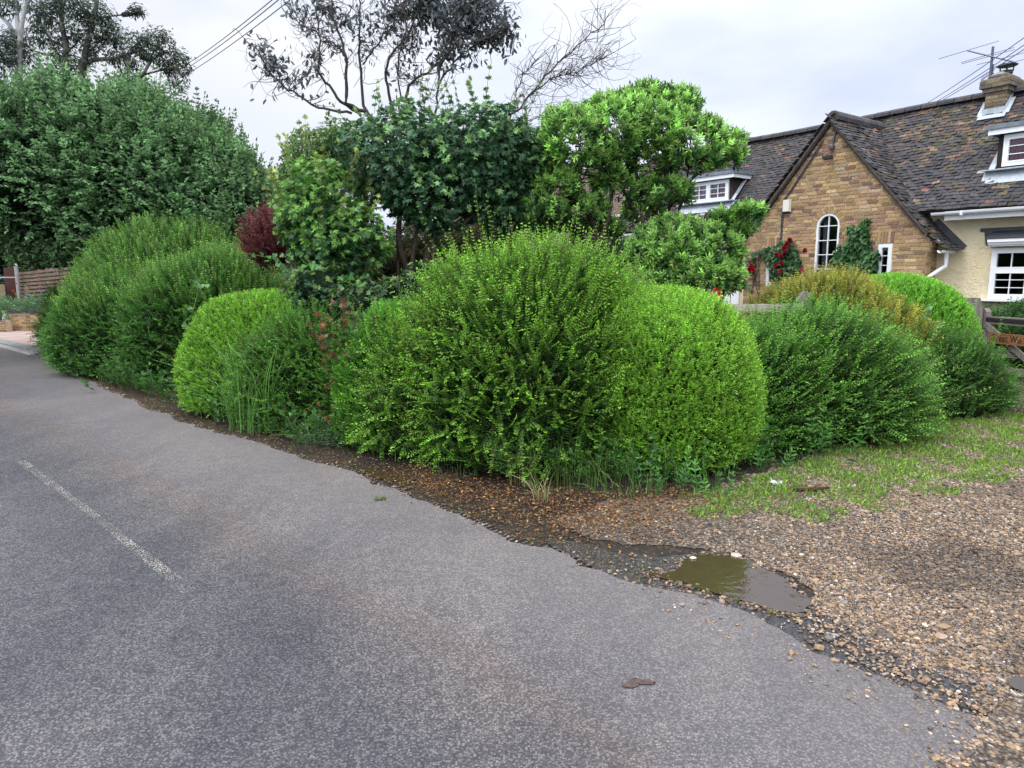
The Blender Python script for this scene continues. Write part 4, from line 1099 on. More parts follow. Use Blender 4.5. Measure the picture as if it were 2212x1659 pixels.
mb = MB(); mb.lathe([(0, 0), (.05, .0), (.055, .05), (.03, .09), (0, .09)], hp(fl[0], -.05, fl[1] - .04), 12); mb.tube([hp(fl[0], -.03, fl[1] + .05), hp(fl[0] + .06, -.03, fl[1] + .36)], .018, 6, mi=0); mb.build('sensor', M['grey_metal'], fo)
mb = MB(); mb.box(hp(fl2[0], -.14, fl2[1]), eR * .17, eI * .10 + UP * -.02, UP * .05); mb.tube([hp(fl2[0], -.1, fl2[1]), hp(fl[0], -.03, fl2[1] - .02), hp(fl[0], -.03, fl[1] - .03)], .01, 6); mb.build('lamp', M['black'], fo)
mb = MB()
pc = [loc(x, y, -.03) for x, y in [(1775, 305), (1760, 330), (1735, 368), (1708, 410), (1692, 432), (1688, 470), (1685, 520)]]
for k in range(2): mb.tube([hp(s + k * .035 * (1 + .3 * math.sin(i * 2)), -.02, z) for i, (s, z) in enumerate(pc)], .009, 5)
tag(mb.build('wall_cable', M['cable']), 'pair of dark cables running down the brick gable beside the alarm box', 'cable')

# overhead cables
def cable(name, a, b, sag, r, label, group):
    t = np.linspace(0, 1, 14)[:, None]; P = a * (1 - t) + b * t - UP * (sag * 4 * t * (1 - t))
    mb = MB(); mb.tube(P, r, 5); tag(mb.build(name, M['cable'], None, True), label, 'cable', group)
def cab(x0, y0, Y0, x1, y1, Y1, *a): cable('overhead_cable', W(x0, y0, Y0), W(x1, y1, Y1), *a)
cab(2420, -70, 9, 1935, 262, 22, .1, .007, 'overhead cable beside the chimney, highest of the three', 'cables passing the chimney')
cab(2424, -52, 9, 1955, 257, 22, .1, .007, 'overhead cable beside the chimney, middle one of three', 'cables passing the chimney')
cab(2428, -40, 9, 1958, 258, 22, .1, .007, 'overhead cable beside the chimney, lowest of the three', 'cables passing the chimney')
lb_ = 'overhead cable crossing the sky between the left trees, '
cab(700, -95, 14, 330, 176, 45, .3, .012, lb_ + 'highest', 'cables between the trees')
cab(712, -92, 14, 330, 184, 45, .3, .012, lb_ + 'middle', 'cables between the trees')
cab(745, -95, 14, 330, 196, 45, .3, .012, lb_ + 'lowest', 'cables between the trees')

# neighbour's house behind the maple
nb = empty('neighbour_house', (.5, 21, 0), 'brown tiled roof of a house half hidden between the maple and the bright green tree', 'house')
NY = 20.0
pa, pb_ = W(1020, 352, NY + 3), W(1300, 425, NY + 1.2)
pr_ = nrm(pb_ - pa); ea = nrm(np.array([pr_[0], pr_[1], 0])); 
top0 = W(1030, 368, NY + 3.2); top1 = W(1290, 402, NY + .8)
ea = nrm((top1 - top0) * np.array([1, 1, 0])); ein = np.array([-ea[1], ea[0], 0]); ein = ein if ein[1] > 0 else -ein
zr = (top0[2] + top1[2]) / 2; top0[2] = top1[2] = zr
eu = nrm(ein * math.cos(math.radians(48)) + UP * math.sin(math.radians(48))); ln = (zr - 1.9) / math.sin(math.radians(48))
wid = np.linalg.norm(top1 - top0) + 1.5; o3 = top0 - ea * .3 - eu * ln
NC = np.array([[.13, .095, .075], [.10, .075, .062], [.15, .11, .09], [.085, .065, .058]])
mb = MB(); t = tile_plane(o3, ea, eu, wid, ln, None, 61, pal=NC)[0]; mb.ch.append(t)
nn = nrm(np.cross(ea, eu)); nn = nn if nn[2] > 0 else -nn
mb.box(o3 + ea * wid / 2 + eu * ln / 2 - nn * .05, ea * wid, eu * ln, nn * .06, (.07, .05, .04))
eu2 = nrm(-ein * math.cos(math.radians(48)) + UP * math.sin(math.radians(48))); tp = o3 + eu * ln
mb.prism([tp, tp - eu2 * ln, tp - eu2 * ln - UP * .06, tp - UP * .06], ea * wid, (.1, .075, .06))
for k in range(int(wid / .3)): mb.tube([tp + ea * k * .3, tp + ea * (k * .3 + .29)], .11, 8, (.13, .10, .08))
mb.build('roof', M['tile'], nb)
mb = MB()
q = o3 + ein * .3; q[2] = 0; dp = 2 * ln * math.cos(math.radians(48)) - .6
mb.prism([q, q + ein * dp, q + ein * dp + UP * 1.95, q + ein * dp / 2 + UP * (zr - .1), q + UP * 1.95], ea * wid, (.3, .2, .1)); mb.build('wall', M['cream'], nb)
# ------------------------------------------------------------------ gate, posts, fence rails
gx = W(2087, 700, 9.7); gdir = nrm(np.array([.16, -1, 0])); gn = np.array([-gdir[1], gdir[0], 0.]) * -1   # gate runs towards the camera
pb = np.array([gx[0], gx[1], 0])
V2 = lambda o, along, up, out=0.0: o + gdir * along + UP * up + gn * out
post = empty('gate_post', pb, 'thick weathered oak gate post with a sloped top beside the clipped hedge', 'post')
mb = MB(); ph = 1.325
pd_ = nrm(np.array([1, -.12, 0])); pe = np.array([-pd_[1], pd_[0], 0])
q = pb + pe * -.11
for k, (a, b, h) in enumerate(((-.125, .005, ph), (.009, .10, ph))):
    mb.prism([q + pd_ * a, q + pd_ * b, q + pd_ * b + UP * h, q + pd_ * a + UP * h], pe * .22)
mb.prism([q + pd_ * .10, q + pd_ * .15, q + pd_ * .15 + UP * (ph - .16), q + pd_ * .10 + UP * (ph - .01)], pe * .22)
mb.build('post', M['oldwood_v'], post)
mb = MB(); mb.lathe([(0, .02), (.028, .02), (.034, .0)], (0, 0, 0), 8)
b0 = pb + pd_ * -.03 - pe * .12 + UP * .85
mb = MB(); mb.tube([b0, b0 - pe * .02], .03, 6); mb.build('bolt', plain('rust', (.05, .022, .012), .9, .2, .4, 30.), post)
p2_ = pb + pd_ * -.19 + pe * .08
mb = MB(); mb.box(p2_ + UP * .66, pd_ * .09, pe * .1, UP * 1.32); tag(mb.build('fence_post', M['oldwood_v']), 'narrow dark grey post just behind the thick gate post', 'post')
p3_ = pb + pd_ * -.32 + pe * .15
mb = MB(); mb.box(p3_ + UP * 1.08 - pd_ * .5, pd_ * 1.1, pe * .04, UP * .12); tag(mb.build('fence_rail', M['oldwood_h']), 'short grey rail behind the clipped hedge, left of the gate post', 'rail')

gate = empty('field_gate', V2(pb + pd_ * .2, .0, 0), 'weathered five-bar wooden gate with a brown name board', 'gate')
go = pb + pd_ * .20 - pe * .02; GL = 3.0
def bar(a0, z0, a1, z1, h, t=.05, out=0.0):
    mb = MB(); a, b = V2(go, a0, z0, out), V2(go, a1, z1, out); d = b - a; up = nrm(np.cross(gn, d)); up = up if up[2] > 0 else -up
    mb.box((a + b) / 2, d, gn * t, up * h); return mb
st = MB(); st.prism([V2(go, 0, .08, -.04), V2(go, .09, .08, -.04), V2(go, .09, 1.14, -.04), V2(go, .045, 1.185, -.04), V2(go, 0, 1.15, -.04)], gn * .08)
st.build('hanging_stile', M['oldwood_v'], gate)
st = MB(); st.prism([V2(go, GL - .09, .08, -.04), V2(go, GL, .08, -.04), V2(go, GL, 1.10, -.04), V2(go, GL - .09, 1.10, -.04)], gn * .08); st.build('shutting_stile', M['oldwood_v'], gate)
for z, h in ((1.03, .10), (.60, .085), (.38, .085), (.17, .085)):
    bar(.09, z, GL - .09, z, h, .035 if z < 1 else .06).build('rail', M['oldwood_h'], gate)
bar(.09, .97, 1.45, .17, .075, .03, .038).build('brace', M['oldwood_v'], gate)
bar(.55, .12, 1.45, .98, .075, .03, -.038).build('brace', M['oldwood_v'], gate)
mb = bar(-.06, 1.035, .75, 1.035, .055, .006, .036)
for k in (.03, .25, .5): mb.tube([V2(go, k, 1.035, .036), V2(go, k, 1.035, .05)], .014, 8)
hg = mb.build('hinge', M['black'], gate)
sg = bar(.22, .80, 1.25, .80, .14, .025, .075).build('name_board', M['signwood'], gate)
cu = bpy.data.curves.new('lettering', 'FONT'); cu.body = 'Great Wo'; cu.size = .125; cu.extrude = .002; cu.offset = .0006; cu.space_character = 1.1
to = bpy.data.objects.new('tmp', cu); COL.objects.link(to); bpy.context.view_layer.update()
me = bpy.data.meshes.new_from_object(to.evaluated_get(bpy.context.evaluated_depsgraph_get())); bpy.data.objects.remove(to)
lo = link('lettering', me, sg, [M['darkwood']]); me.materials.clear(); me.materials.append(M['darkwood'])
o_ = V2(go, .255, .765, .0885)
me.transform(Matrix(((gdir[0] * .82, 0, gn[0], o_[0]), (gdir[1] * .82, 0, gn[1], o_[1]), (0, 1, 0, o_[2]), (0, 0, 0, 1))))

def rail(x0, x1, yt, yb, Y0, Y1, label, m, name='fence_rail'):
    a, b = W(x0, (yt + yb) / 2, Y0), W(x1, (yt + yb) / 2, Y1); h = (yb - yt) / F * (Y0 + Y1) / 2; d = b - a
    mb = MB(); o = nrm(np.array([-d[1], d[0], 0])); mb.box((a + b) / 2, d, o * .04, UP * h); tag(mb.build(name, m), label, 'rail')
rail(1575, 1735, 657, 674, 7.95, 8.0, 'pale grey wooden rail between the clipped dome and the golden shrub', M['palewood'])
pp_ = W(1737, 650, 8.05); mb = MB(); mb.prism([np.array([pp_[0] - .06, pp_[1], 0]), np.array([pp_[0] + .06, pp_[1], 0]), np.array([pp_[0] + .06, pp_[1], 1.43]), np.array([pp_[0] + .01, pp_[1], 1.45]), np.array([pp_[0] - .06, pp_[1], 1.36])], np.array([0, .08, 0]))
tag(mb.build('fence_post', M['oldwood_v']), 'grey fence post at the right end of the pale rail, in the golden shrub', 'post')
rail(645, 760, 642, 656, 9.3, 9.2, 'pale grey board showing between the left clipped dome and the low maple', M['palewood'])

# ------------------------------------------------------------------ far left: drive, kerb, wall, slatted fence, cone
def paver_mat():
    m, nt, b = mat('block_paving', .8, .2); L = nt.links
    tc = nd(nt, 'ShaderNodeTexCoord'); mp = nd(nt, 'ShaderNodeMapping'); mp.inputs['Rotation'].default_value = (0, 0, .4); L.new(tc.outputs['Object'], mp.inputs[0])
    bt = nd(nt, 'ShaderNodeTexBrick', Scale=1.); bt.inputs['Brick Width'].default_value = .6; bt.inputs['Row Height'].default_value = .4; bt.inputs['Mortar Size'].default_value = .015
    bt.inputs['Color1'].default_value = (.40, .30, .27, 1); bt.inputs['Color2'].default_value = (.34, .25, .22, 1); bt.inputs['Mortar'].default_value = (.16, .12, .11, 1)
    L.new(mp.outputs[0], bt.inputs['Vector']); L.new(bt.outputs['Color'], b.inputs['Base Color']); return m
M['paver'] = paver_mat()
pv = [G(x, y)[:2] for x, y in [(-60, 715), (-40, 733), (75, 766), (140, 760), (200, 725), (120, 712)]]
sheet('paved_drive', pv, .06, M['paver'])
k0, k1 = G(-120, 716), G(78, 767); d = k1 - k0; o = nrm(np.array([-d[1], d[0], 0]))
mb = MB(); mb.box((k0 + k1) / 2 + o * .15 + UP * .03, d, o * .28, UP * .09); tag(mb.build('kerb', plain('concrete_kerb', (.24, .24, .24), .85, .2, .3, 8., .3)), kind='structure')
mb = MB(); mb.box((k0 + k1) / 2 - o * .06 + UP * .015, d, o * .1, UP * .06); tag(mb.build('kerb_edging', plain('pale_edging', (.42, .40, .36), .85, .2, .3, 8.)), kind='structure')

def brick_wall(name, x0, x1, ytop, ybot, Y, label, cap=True, seed=70):
    a, b = W(x0, ybot, Y), W(x1, ybot, Y - .3); zt = W((x0 + x1) / 2, ytop, Y)[2]; a[2] = b[2] = 0; d = nrm(b - a); ln = np.linalg.norm(b - a); o = np.array([-d[1], d[0], 0])
    mb = MB(); mb.box((a + b) / 2 + o * .12 + UP * (zt - .1) / 2, d * ln, o * .2, UP * (zt - .1), (.25, .2, .14), 1)
    brick_rows(mb, lambda s, z, p: a + d * s - o * (p - .02) + UP * z, lambda z: 0, lambda z: ln, 0, zt - .1, [], None, seed, dark=.8)
    ob = empty(name, a, label, 'wall'); mb.build('brickwork', [M['brick'], M['mortar']], ob)
    if cap:
        mb = MB(); n = int(ln / .085)
        for k in range(n): mb.box(a + d * (k * .085 + .04) + o * .11 + UP * (zt - .05), d * .07, o * .24, UP * .10, np.array([.05, .055, .065]) * U(.8, 1.3), 0)
        mb.box((a + b) / 2 + o * .11 + UP * (zt - .055), d * ln, o * .21, UP * .08, (.4, .4, .38), 1)
        mb.build('coping', [M['brick'], M['mortar']], ob)
brick_wall('brick_wall', 22, 118, 668, 716, 20.5, 'low yellow brick garden wall with a dark blue brick coping')
brick_wall('brick_wall', -60, 12, 685, 718, 20.3, 'broken low stone and brick wall at the left edge, behind the traffic cone', False, 75)
brick_wall('brick_wall', -60, 5, 608, 690, 24.5, 'tall red brick wall at the left edge beside the dark fence post', False, 78)

fe = empty('slatted_fence', W(100, 640, 24.0) * np.array([1, 1, 0]), 'brown fence of horizontal wooden slats behind the flower bed', 'fence')
fa, fb = W(36, 588, 24.6), W(186, 572, 21.5)
fa0, fb0 = fa.copy(), fb.copy(); zt0, zt1 = fa[2], fb[2]; mb = MB(); ns = 13
d = (fb0 - fa0) * np.array([1, 1, 0]); o = nrm(np.array([-d[1], d[0], 0]))
for k in range(ns):
    a = fa0.copy(); b = fb0.copy(); a[2] = zt0 - .06 - k * .125; b[2] = zt1 - .06 - k * .125
    mb.box((a + b) / 2, b - a, o * .02, UP * .085)
mb.build('slats', M['slatwood'], fe)
for t in (.0, .33, .46, .66, 1.):
    p = fa0 * (1 - t) + fb0 * t; z = p[2] + .02; mb = MB(); mb.box(np.array([p[0], p[1], z / 2]) + o * .045, nrm(d) * .07, o * .07, UP * z); mb.build('post', M['slatwood'], fe)
mb = MB(); mb.box((fa0 + fb0) / 2 * np.array([1, 1, 0]) + o * .3 + UP * .9, d * .98, o * .02, UP * 1.7); mb.build('backing', M['darkwood'], fe)
a = W(8, 578, 24.8); b = W(33, 578, 24.8); mb = MB(); mb.box((a + b) / 2 * np.array([1, 1, 0]) + UP * a[2] / 2, (b - a), np.array([0, .06, 0]), UP * a[2])
tag(mb.build('board_fence', plain('red_brown_board', (.075, .035, .03), .8, .2, .3, 9.)), 'dark red-brown board fence left of the slatted fence', 'fence')
p = W(37, 600, 24.2); p[2] = 0; mb = MB(); mb.tube([p, p + UP * 2.0, p + UP * 2.07], [.06, .06, .03], 10); mb.tube([p + UP * 1.6 - np.array([1.2, 0, 0]), p + UP * 1.6], .025, 6)
tag(mb.build('marker_post', plain('grey_post', (.32, .32, .33), .7, .3, .2, 9.)), 'slim pale grey post with a rounded top at the left end of the slatted fence', 'post')

# traffic cone
cn_ = G(16, 716); cn_[2] = .06
cone = empty('traffic_cone', cn_, 'dirty faded orange and white traffic cone in front of the broken wall', 'traffic cone')
dirty = lambda n, c: plain(n, c, .8, .2, .5, 14.)
mb = MB(); mb.lathe([(.22, 0), (.22, .03), (.15, .05), (.14, .06)], cn_, 12); mb.build('base', dirty('cone_base', (.06, .05, .05)), cone)
mb = MB(); mb.lathe([(.14, .05), (.115, .20)], cn_, 16); co_ = dirty('cone_orange', (.42, .11, .05)); mb.build('band', co_, cone); mb = MB(); mb.lathe([(.065, .46), (.05, .56), (.0, .57)], cn_, 16); mb.build('tip', co_, cone)
mb = MB(); mb.lathe([(.118, .19), (.07, .46)], cn_, 16); mb.build('sleeve', dirty('cone_white', (.5, .48, .46)), cone)
p = G(150, 742); p = W(151, 707, 19.0); mb = MB(); mb.lathe([(.0, 0), (.07, 0), (.10, .2), (.11, .2), (.11, .23), (.0, .22)], np.array([p[0], p[1], p[2] - .1]), 12)
tag(mb.build('plant_pot', dirty('terracotta', (.36, .10, .04))), 'small orange terracotta pot half hidden by leaves beside the low brick wall', 'plant pot')

# ------------------------------------------------------------------ shrubs
def lobe(px, py, Y, rx, rz, ry=None, zabs=None):
    """ellipsoid from its centre in the photograph, distance and half sizes in photo pixels; ry in metres"""
    c = W(px, py, Y); k = Y / F
    return (c, (rx * k, (rx * k) if ry is None else ry, rz * k))

DK = (.022, .060, .010); 
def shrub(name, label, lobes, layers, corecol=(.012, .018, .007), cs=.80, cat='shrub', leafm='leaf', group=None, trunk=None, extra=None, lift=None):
    base = np.mean([l[0] for l in lobes], 0) * np.array([1, 1, 0])
    root = empty(name, base, label, cat, group)
    ch = []
    for ly in layers:
        ly = dict(ly); dens = ly.pop('dens'); scale = ly.pop('scale', 1.0); upw = ly.pop('up', .3); lumpy = ly.pop('lumpy', .06); sj = ly.pop('sj', .35); zmin = ly.pop('zmin', .06); msk = ly.pop('mask', None); bias = np.array(ly.pop('bias', (0, 0, 0))); back = ly.pop('back', -.35)
        P, N = surf(lobes, dens, lumpy, zmin, scale=scale, back=back)
        if msk is not None: k = msk(P, N); P, N = P[k], N[k]
        D = nrm(N + UP * upw + bias + rng.normal(0, sj, P.shape))
        ln = ly['length']
        P = P - D * ln * .55
        ch += sprigs(P, D, **ly)
    if extra: ch += extra
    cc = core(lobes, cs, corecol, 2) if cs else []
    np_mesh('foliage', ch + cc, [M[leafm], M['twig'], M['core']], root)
    if trunk:
        mb = MB()
        for pts, r in trunk: mb.tube(pts, r, 7, (.09, .075, .05))
        mb.build('trunk', M['bark'], root)
    else:
        mb = MB()
        for k in range(5):
            a = base + np.array([U(-.2, .2), U(-.2, .2), 0]); mb.tube([a, a + np.array([U(-.2, .2), U(-.2, .2), .5])], [.025, .015], 6, (.07, .055, .035))
        mb.build('stems', M['bark'], root)
    return root

E_ = [((.14, 6.34, .45), (1.10, 1.02, 1.36))]
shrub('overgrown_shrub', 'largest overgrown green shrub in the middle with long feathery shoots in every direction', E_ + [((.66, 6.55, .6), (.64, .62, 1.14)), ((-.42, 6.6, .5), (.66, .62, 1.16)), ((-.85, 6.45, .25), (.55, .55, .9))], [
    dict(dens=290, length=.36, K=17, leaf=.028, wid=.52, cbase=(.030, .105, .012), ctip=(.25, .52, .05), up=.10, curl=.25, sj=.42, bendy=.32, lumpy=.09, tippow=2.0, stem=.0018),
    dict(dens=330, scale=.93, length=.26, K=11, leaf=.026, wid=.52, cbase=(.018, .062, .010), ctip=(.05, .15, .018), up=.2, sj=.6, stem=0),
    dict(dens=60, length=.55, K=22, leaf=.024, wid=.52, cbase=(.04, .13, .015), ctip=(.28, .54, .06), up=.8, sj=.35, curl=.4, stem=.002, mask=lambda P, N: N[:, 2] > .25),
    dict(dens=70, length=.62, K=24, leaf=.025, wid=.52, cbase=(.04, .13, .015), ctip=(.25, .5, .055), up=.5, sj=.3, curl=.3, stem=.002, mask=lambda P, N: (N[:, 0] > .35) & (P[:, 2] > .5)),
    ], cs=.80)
F_ = [((1.36, 6.32, .50), (.83, .86, .98, .88))]
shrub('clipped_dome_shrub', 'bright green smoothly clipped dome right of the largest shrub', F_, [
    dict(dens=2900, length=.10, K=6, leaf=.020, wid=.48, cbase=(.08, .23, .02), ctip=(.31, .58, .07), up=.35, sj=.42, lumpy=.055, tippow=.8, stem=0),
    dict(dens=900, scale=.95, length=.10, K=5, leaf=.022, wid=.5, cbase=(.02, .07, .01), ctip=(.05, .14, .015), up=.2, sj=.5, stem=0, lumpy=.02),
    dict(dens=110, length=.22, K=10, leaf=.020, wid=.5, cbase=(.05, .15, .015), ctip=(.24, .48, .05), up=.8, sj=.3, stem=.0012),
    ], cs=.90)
D_ = [((-1.05, 6.9, .3), (.68, .65, 1.0, .9)), ((-1.3, 6.8, .1), (.5, .5, .7))]
shrub('clipped_shrub', 'mid green shrub squeezed against the left side of the largest shrub', D_, [
    dict(dens=1500, length=.12, K=8, leaf=.022, wid=.5, cbase=(.035, .12, .014), ctip=(.13, .36, .035), up=.2, sj=.55, lumpy=.12, tippow=1.2, stem=0),
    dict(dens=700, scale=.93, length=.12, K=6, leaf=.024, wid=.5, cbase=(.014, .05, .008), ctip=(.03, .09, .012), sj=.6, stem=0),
    ], cs=.86)
C_ = [((-2.15, 7.85, .25), (.95, .78, .95)), ((-1.5, 7.5, .2), (.75, .55, .85))]
shrub('loose_shrub', 'loose arching green shrub between the left clipped dome and the reddish seedlings', C_, [
    dict(dens=420, length=.30, K=14, leaf=.026, wid=.5, cbase=(.035, .12, .016), ctip=(.14, .36, .045), up=-.05, curl=.25, sj=.40, lumpy=.09, tippow=1.6, stem=.0015),
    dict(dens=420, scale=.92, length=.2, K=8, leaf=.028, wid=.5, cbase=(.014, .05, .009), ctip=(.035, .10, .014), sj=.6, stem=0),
    ], cs=.82)
B_ = [((-3.1, 8.75, .25), (.96, .95, 1.16, .95))]
shrub('clipped_dome_shrub', 'low wide clipped green dome with tall grass growing in front, left of the middle', B_, [
    dict(dens=1900, length=.10, K=6, leaf=.024, wid=.5, cbase=(.06, .18, .016), ctip=(.25, .50, .055), up=.35, sj=.48, lumpy=.075, tippow=.9, stem=0),
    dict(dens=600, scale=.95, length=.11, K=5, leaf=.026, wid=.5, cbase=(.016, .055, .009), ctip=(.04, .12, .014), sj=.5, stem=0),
    ], cs=.90)
A1 = [((-4.7, 11.1, .6), (1.4, 1.1, 1.30)), ((-6.1, 11.9, .4), (1.6, 1.1, 1.35)), ((-6.9, 12.8, .4), (1.4, 1.1, 1.35))]
shrub('overgrown_shrub', 'large dark shrub with a bright flat top of new shoots behind the left clipped dome', A1, [
    dict(dens=300, length=.28, K=12, leaf=.034, wid=.5, cbase=(.026, .085, .014), ctip=(.10, .27, .04), up=.1, sj=.45, lumpy=.12, tippow=1.8, stem=0),
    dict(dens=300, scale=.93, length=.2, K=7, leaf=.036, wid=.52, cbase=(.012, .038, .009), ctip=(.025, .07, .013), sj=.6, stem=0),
    dict(dens=230, length=.42, K=14, leaf=.030, wid=.5, cbase=(.04, .13, .018), ctip=(.25, .47, .09), up=1.1, sj=.25, lumpy=.1, stem=.002, mask=lambda P, N: N[:, 2] > .45),
    ], cs=.84)
A2 = [((-6.0, 12.9, 1.45), (1.65, 1.3, 1.10)), ((-7.0, 13.7, 1.2), (1.25, 1.2, 1.0))]
shrub('overgrown_shrub', 'tall pale green feathery shrub below the dark leafy tree on the left', A2, [
    dict(dens=300, length=.36, K=13, leaf=.036, wid=.5, cbase=(.045, .14, .022), ctip=(.22, .44, .09), up=.7, sj=.35, lumpy=.12, tippow=1.5, stem=.002),
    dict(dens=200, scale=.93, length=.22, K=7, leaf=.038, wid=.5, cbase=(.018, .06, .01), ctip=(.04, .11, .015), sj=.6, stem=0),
    ], cs=.84)
A3 = [((-8.5, 15.0, .5), (1.35, 1.2, 1.15)), ((-9.3, 16.4, .4), (.95, .9, .95)), ((-7.5, 13.2, .3), (1.1, .9, .85))]
shrub('trailing_shrub', 'yellowish green tangled shrub at the far left end of the hedge beside the paved drive', A3, [
    dict(dens=210, length=.34, K=11, leaf=.045, wid=.5, cbase=(.035, .10, .022), ctip=(.15, .29, .07), up=.0, sj=.5, lumpy=.14, tippow=1.4, stem=.002),
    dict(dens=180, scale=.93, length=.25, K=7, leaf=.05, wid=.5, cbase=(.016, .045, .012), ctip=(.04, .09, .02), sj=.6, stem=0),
    ], cs=.84)
G_ = [((3.15, 7.35, .25), (1.1, 1.0, .95)), ((2.35, 6.85, .15), (.72, .72, .85)), ((1.95, 6.4, 0), (.45, .4, .5)), ((3.85, 7.7, .2), (.55, .6, .7))]
shrub('loose_shrub', 'spreading dark green shrub right of the bright clipped dome, shoots sweeping to the right', G_, [
    dict(dens=340, bias=(.45, -.1, .1), length=.36, K=15, leaf=.031, wid=.5, cbase=(.030, .11, .016), ctip=(.17, .40, .055), up=.0, curl=.3, sj=.42, lumpy=.10, tippow=1.7, stem=.0015),
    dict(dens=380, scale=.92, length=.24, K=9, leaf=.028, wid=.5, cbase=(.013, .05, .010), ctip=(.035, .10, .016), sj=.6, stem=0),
    ], cs=.82)
H_ = [((3.95, 8.95, .55), (1.05, .8, 1.06)), ((4.6, 8.55, .35), (.6, .55, .90))]
shrub('golden_shrub', 'golden orange leaved shrub in front of the brick gable', H_, [
    dict(dens=560, length=.26, K=12, leaf=.023, wid=.5, cbase=(.12, .24, .022), ctip=(.44, .44, .08), up=.35, sj=.40, lumpy=.08, tippow=.9, stem=.0014, stemcol=(.2, .09, .04)),
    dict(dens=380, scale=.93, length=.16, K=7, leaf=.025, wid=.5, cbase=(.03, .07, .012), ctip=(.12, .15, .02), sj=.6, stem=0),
    ], cs=.85)
I_ = [((5.05, 9.25, .45), (.97, .9, 1.15, .88))]
shrub('clipped_dome_shrub', 'clipped bright green dome beside the thick gate post', I_, [
    dict(dens=2100, length=.09, K=6, leaf=.022, wid=.5, cbase=(.06, .20, .018), ctip=(.24, .54, .06), up=.35, sj=.42, lumpy=.03, tippow=.9, stem=0),
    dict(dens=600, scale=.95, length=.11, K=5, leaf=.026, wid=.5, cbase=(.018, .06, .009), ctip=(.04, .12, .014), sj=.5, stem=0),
    ], cs=.90)
J_ = [((5.0, 8.3, .15), (.8, .6, .74)), ((5.65, 8.6, .08), (.5, .5, .5)), ((4.45, 8.1, .1), (.5, .5, .7))]
shrub('loose_shrub', 'low dark sprawling shrub reaching towards the wooden gate', J_, [
    dict(dens=430, length=.30, K=14, leaf=.026, wid=.5, cbase=(.026, .09, .016), ctip=(.12, .31, .045), up=.1, sj=.42, lumpy=.10, tippow=1.7, stem=.0015),
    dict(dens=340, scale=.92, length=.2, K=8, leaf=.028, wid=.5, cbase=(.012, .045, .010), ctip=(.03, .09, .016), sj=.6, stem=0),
    ], cs=.80)
P_ = [lobe(607, 520, 10.4, 68, 62, .5)]
shrub('purple_shrub', 'dark red leaved shrub behind the left hedge', P_, [
    dict(dens=420, length=.28, K=9, leaf=.036, wid=.6, cbase=(.085, .03, .03), ctip=(.21, .06, .06), up=.8, sj=.35, lumpy=.08, stem=.0025, stemcol=(.08, .02, .02)),
    ], corecol=(.03, .012, .012), cs=.75)
R_ = [lobe(800, 575, 10.6, 110, 60, .6), lobe(930, 560, 10.8, 110, 60, .6), lobe(1040, 540, 11, 90, 55, .6), lobe(690, 590, 10.2, 60, 50, .5)]
shrub('russet_shrub', 'russet and green undergrowth beneath the maple trunks', R_, [
    dict(dens=150, length=.3, K=8, leaf=.05, wid=.4, cbase=(.05, .085, .03), ctip=(.17, .12, .06), up=.5, sj=.6, lumpy=.12, stem=.003, stemcol=(.12, .05, .03), cvar=.5),
    dict(dens=120, length=.22, K=6, leaf=.05, wid=.4, cbase=(.03, .07, .025), ctip=(.07, .16, .04), up=.5, sj=.6, lumpy=.12, stem=0),
    ], corecol=(.018, .018, .012), cs=.8)
Rr = [lobe(1450, 600, 10.2, 80, 60, .5), lobe(1310, 590, 11.2, 120, 60, .6)]
shrub('garden_shrub', 'dark green garden shrub behind the bright clipped dome', Rr, [
    dict(dens=260, length=.2, K=7, leaf=.05, wid=.45, cbase=(.016, .05, .014), ctip=(.05, .12, .03), up=.4, sj=.5, stem=0)], cs=.85)
def stray(root_label, lobes, n_, ln, col, tip, leaf=.026):
    for o in COL.objects:
        if o.get('label') == root_label:
            P, N = surf(lobes, n_, .1, .2, back=-.1); ch_ = sprigs(P - N * .1, nrm(N + UP * .35 + rng.normal(0, .3, P.shape)), ln, 18, leaf, .5, col, tip, stem=.0022, stemcol=(.10, .07, .035), curl=.2)
            m_ = len(P) * 3; j_ = rng.integers(0, len(P), m_); Pd = P[j_] + rng.normal(0, .06, (m_, 3))
            ch_.append(leaves(Pd, rng.normal(0, 1, (m_, 3)), rng.normal(0, 1, (m_, 3)), leaf, leaf * .5, np.array([.30, .24, .05]) * np.exp(rng.normal(0, .4, (m_, 1)))))
            tag(np_mesh('stray_shoots', ch_, [M['leaf'], M['twig']], o), kind='stuff')
lab = {o['label'][:34]: o['label'] for o in COL.objects if 'label' in o.keys()}
for key, lo_, n_, ln in (('spreading dark green shrub right of', G_, 11, .55), ('loose arching green shrub between t', C_, 13, .55), ('low dark sprawling shrub reaching ', J_, 12, .5), ('mid green shrub squeezed against', D_, 14, .4),
                         ('large dark shrub with a bright flat', A1, 7, .6), ('tall pale green feathery shrub belo', A2, 6, .6), ('largest overgrown green shrub in', E_, 9, .75), ('bright green smoothly clipped dome', F_, 5, .35), ('low wide clipped green dome with', B_, 5, .35)):
    for l_ in [v for k_, v in lab.items() if v.startswith(key.strip())]: stray(l_, lo_, n_, ln, (.035, .12, .018), (.22, .46, .06))
# shrub under the cottage window, seen through the gate
S_ = [(hp(bwx0 - .2, .0, .5), (.75, .5, .55)), (hp(bwx0 + .8, .0, .55), (.8, .5, .55)), (hp(bwx0 + 1.8, .0, .5), (.8, .5, .55))]
shrub('wall_shrub', 'dark evergreen shrub under the cottage window, seen through the gate', S_, [
    dict(dens=330, length=.3, K=8, leaf=.06, wid=.42, cbase=(.016, .055, .016), ctip=(.07, .19, .04), up=.6, sj=.5, lumpy=.1, stem=.002)], cs=.85)
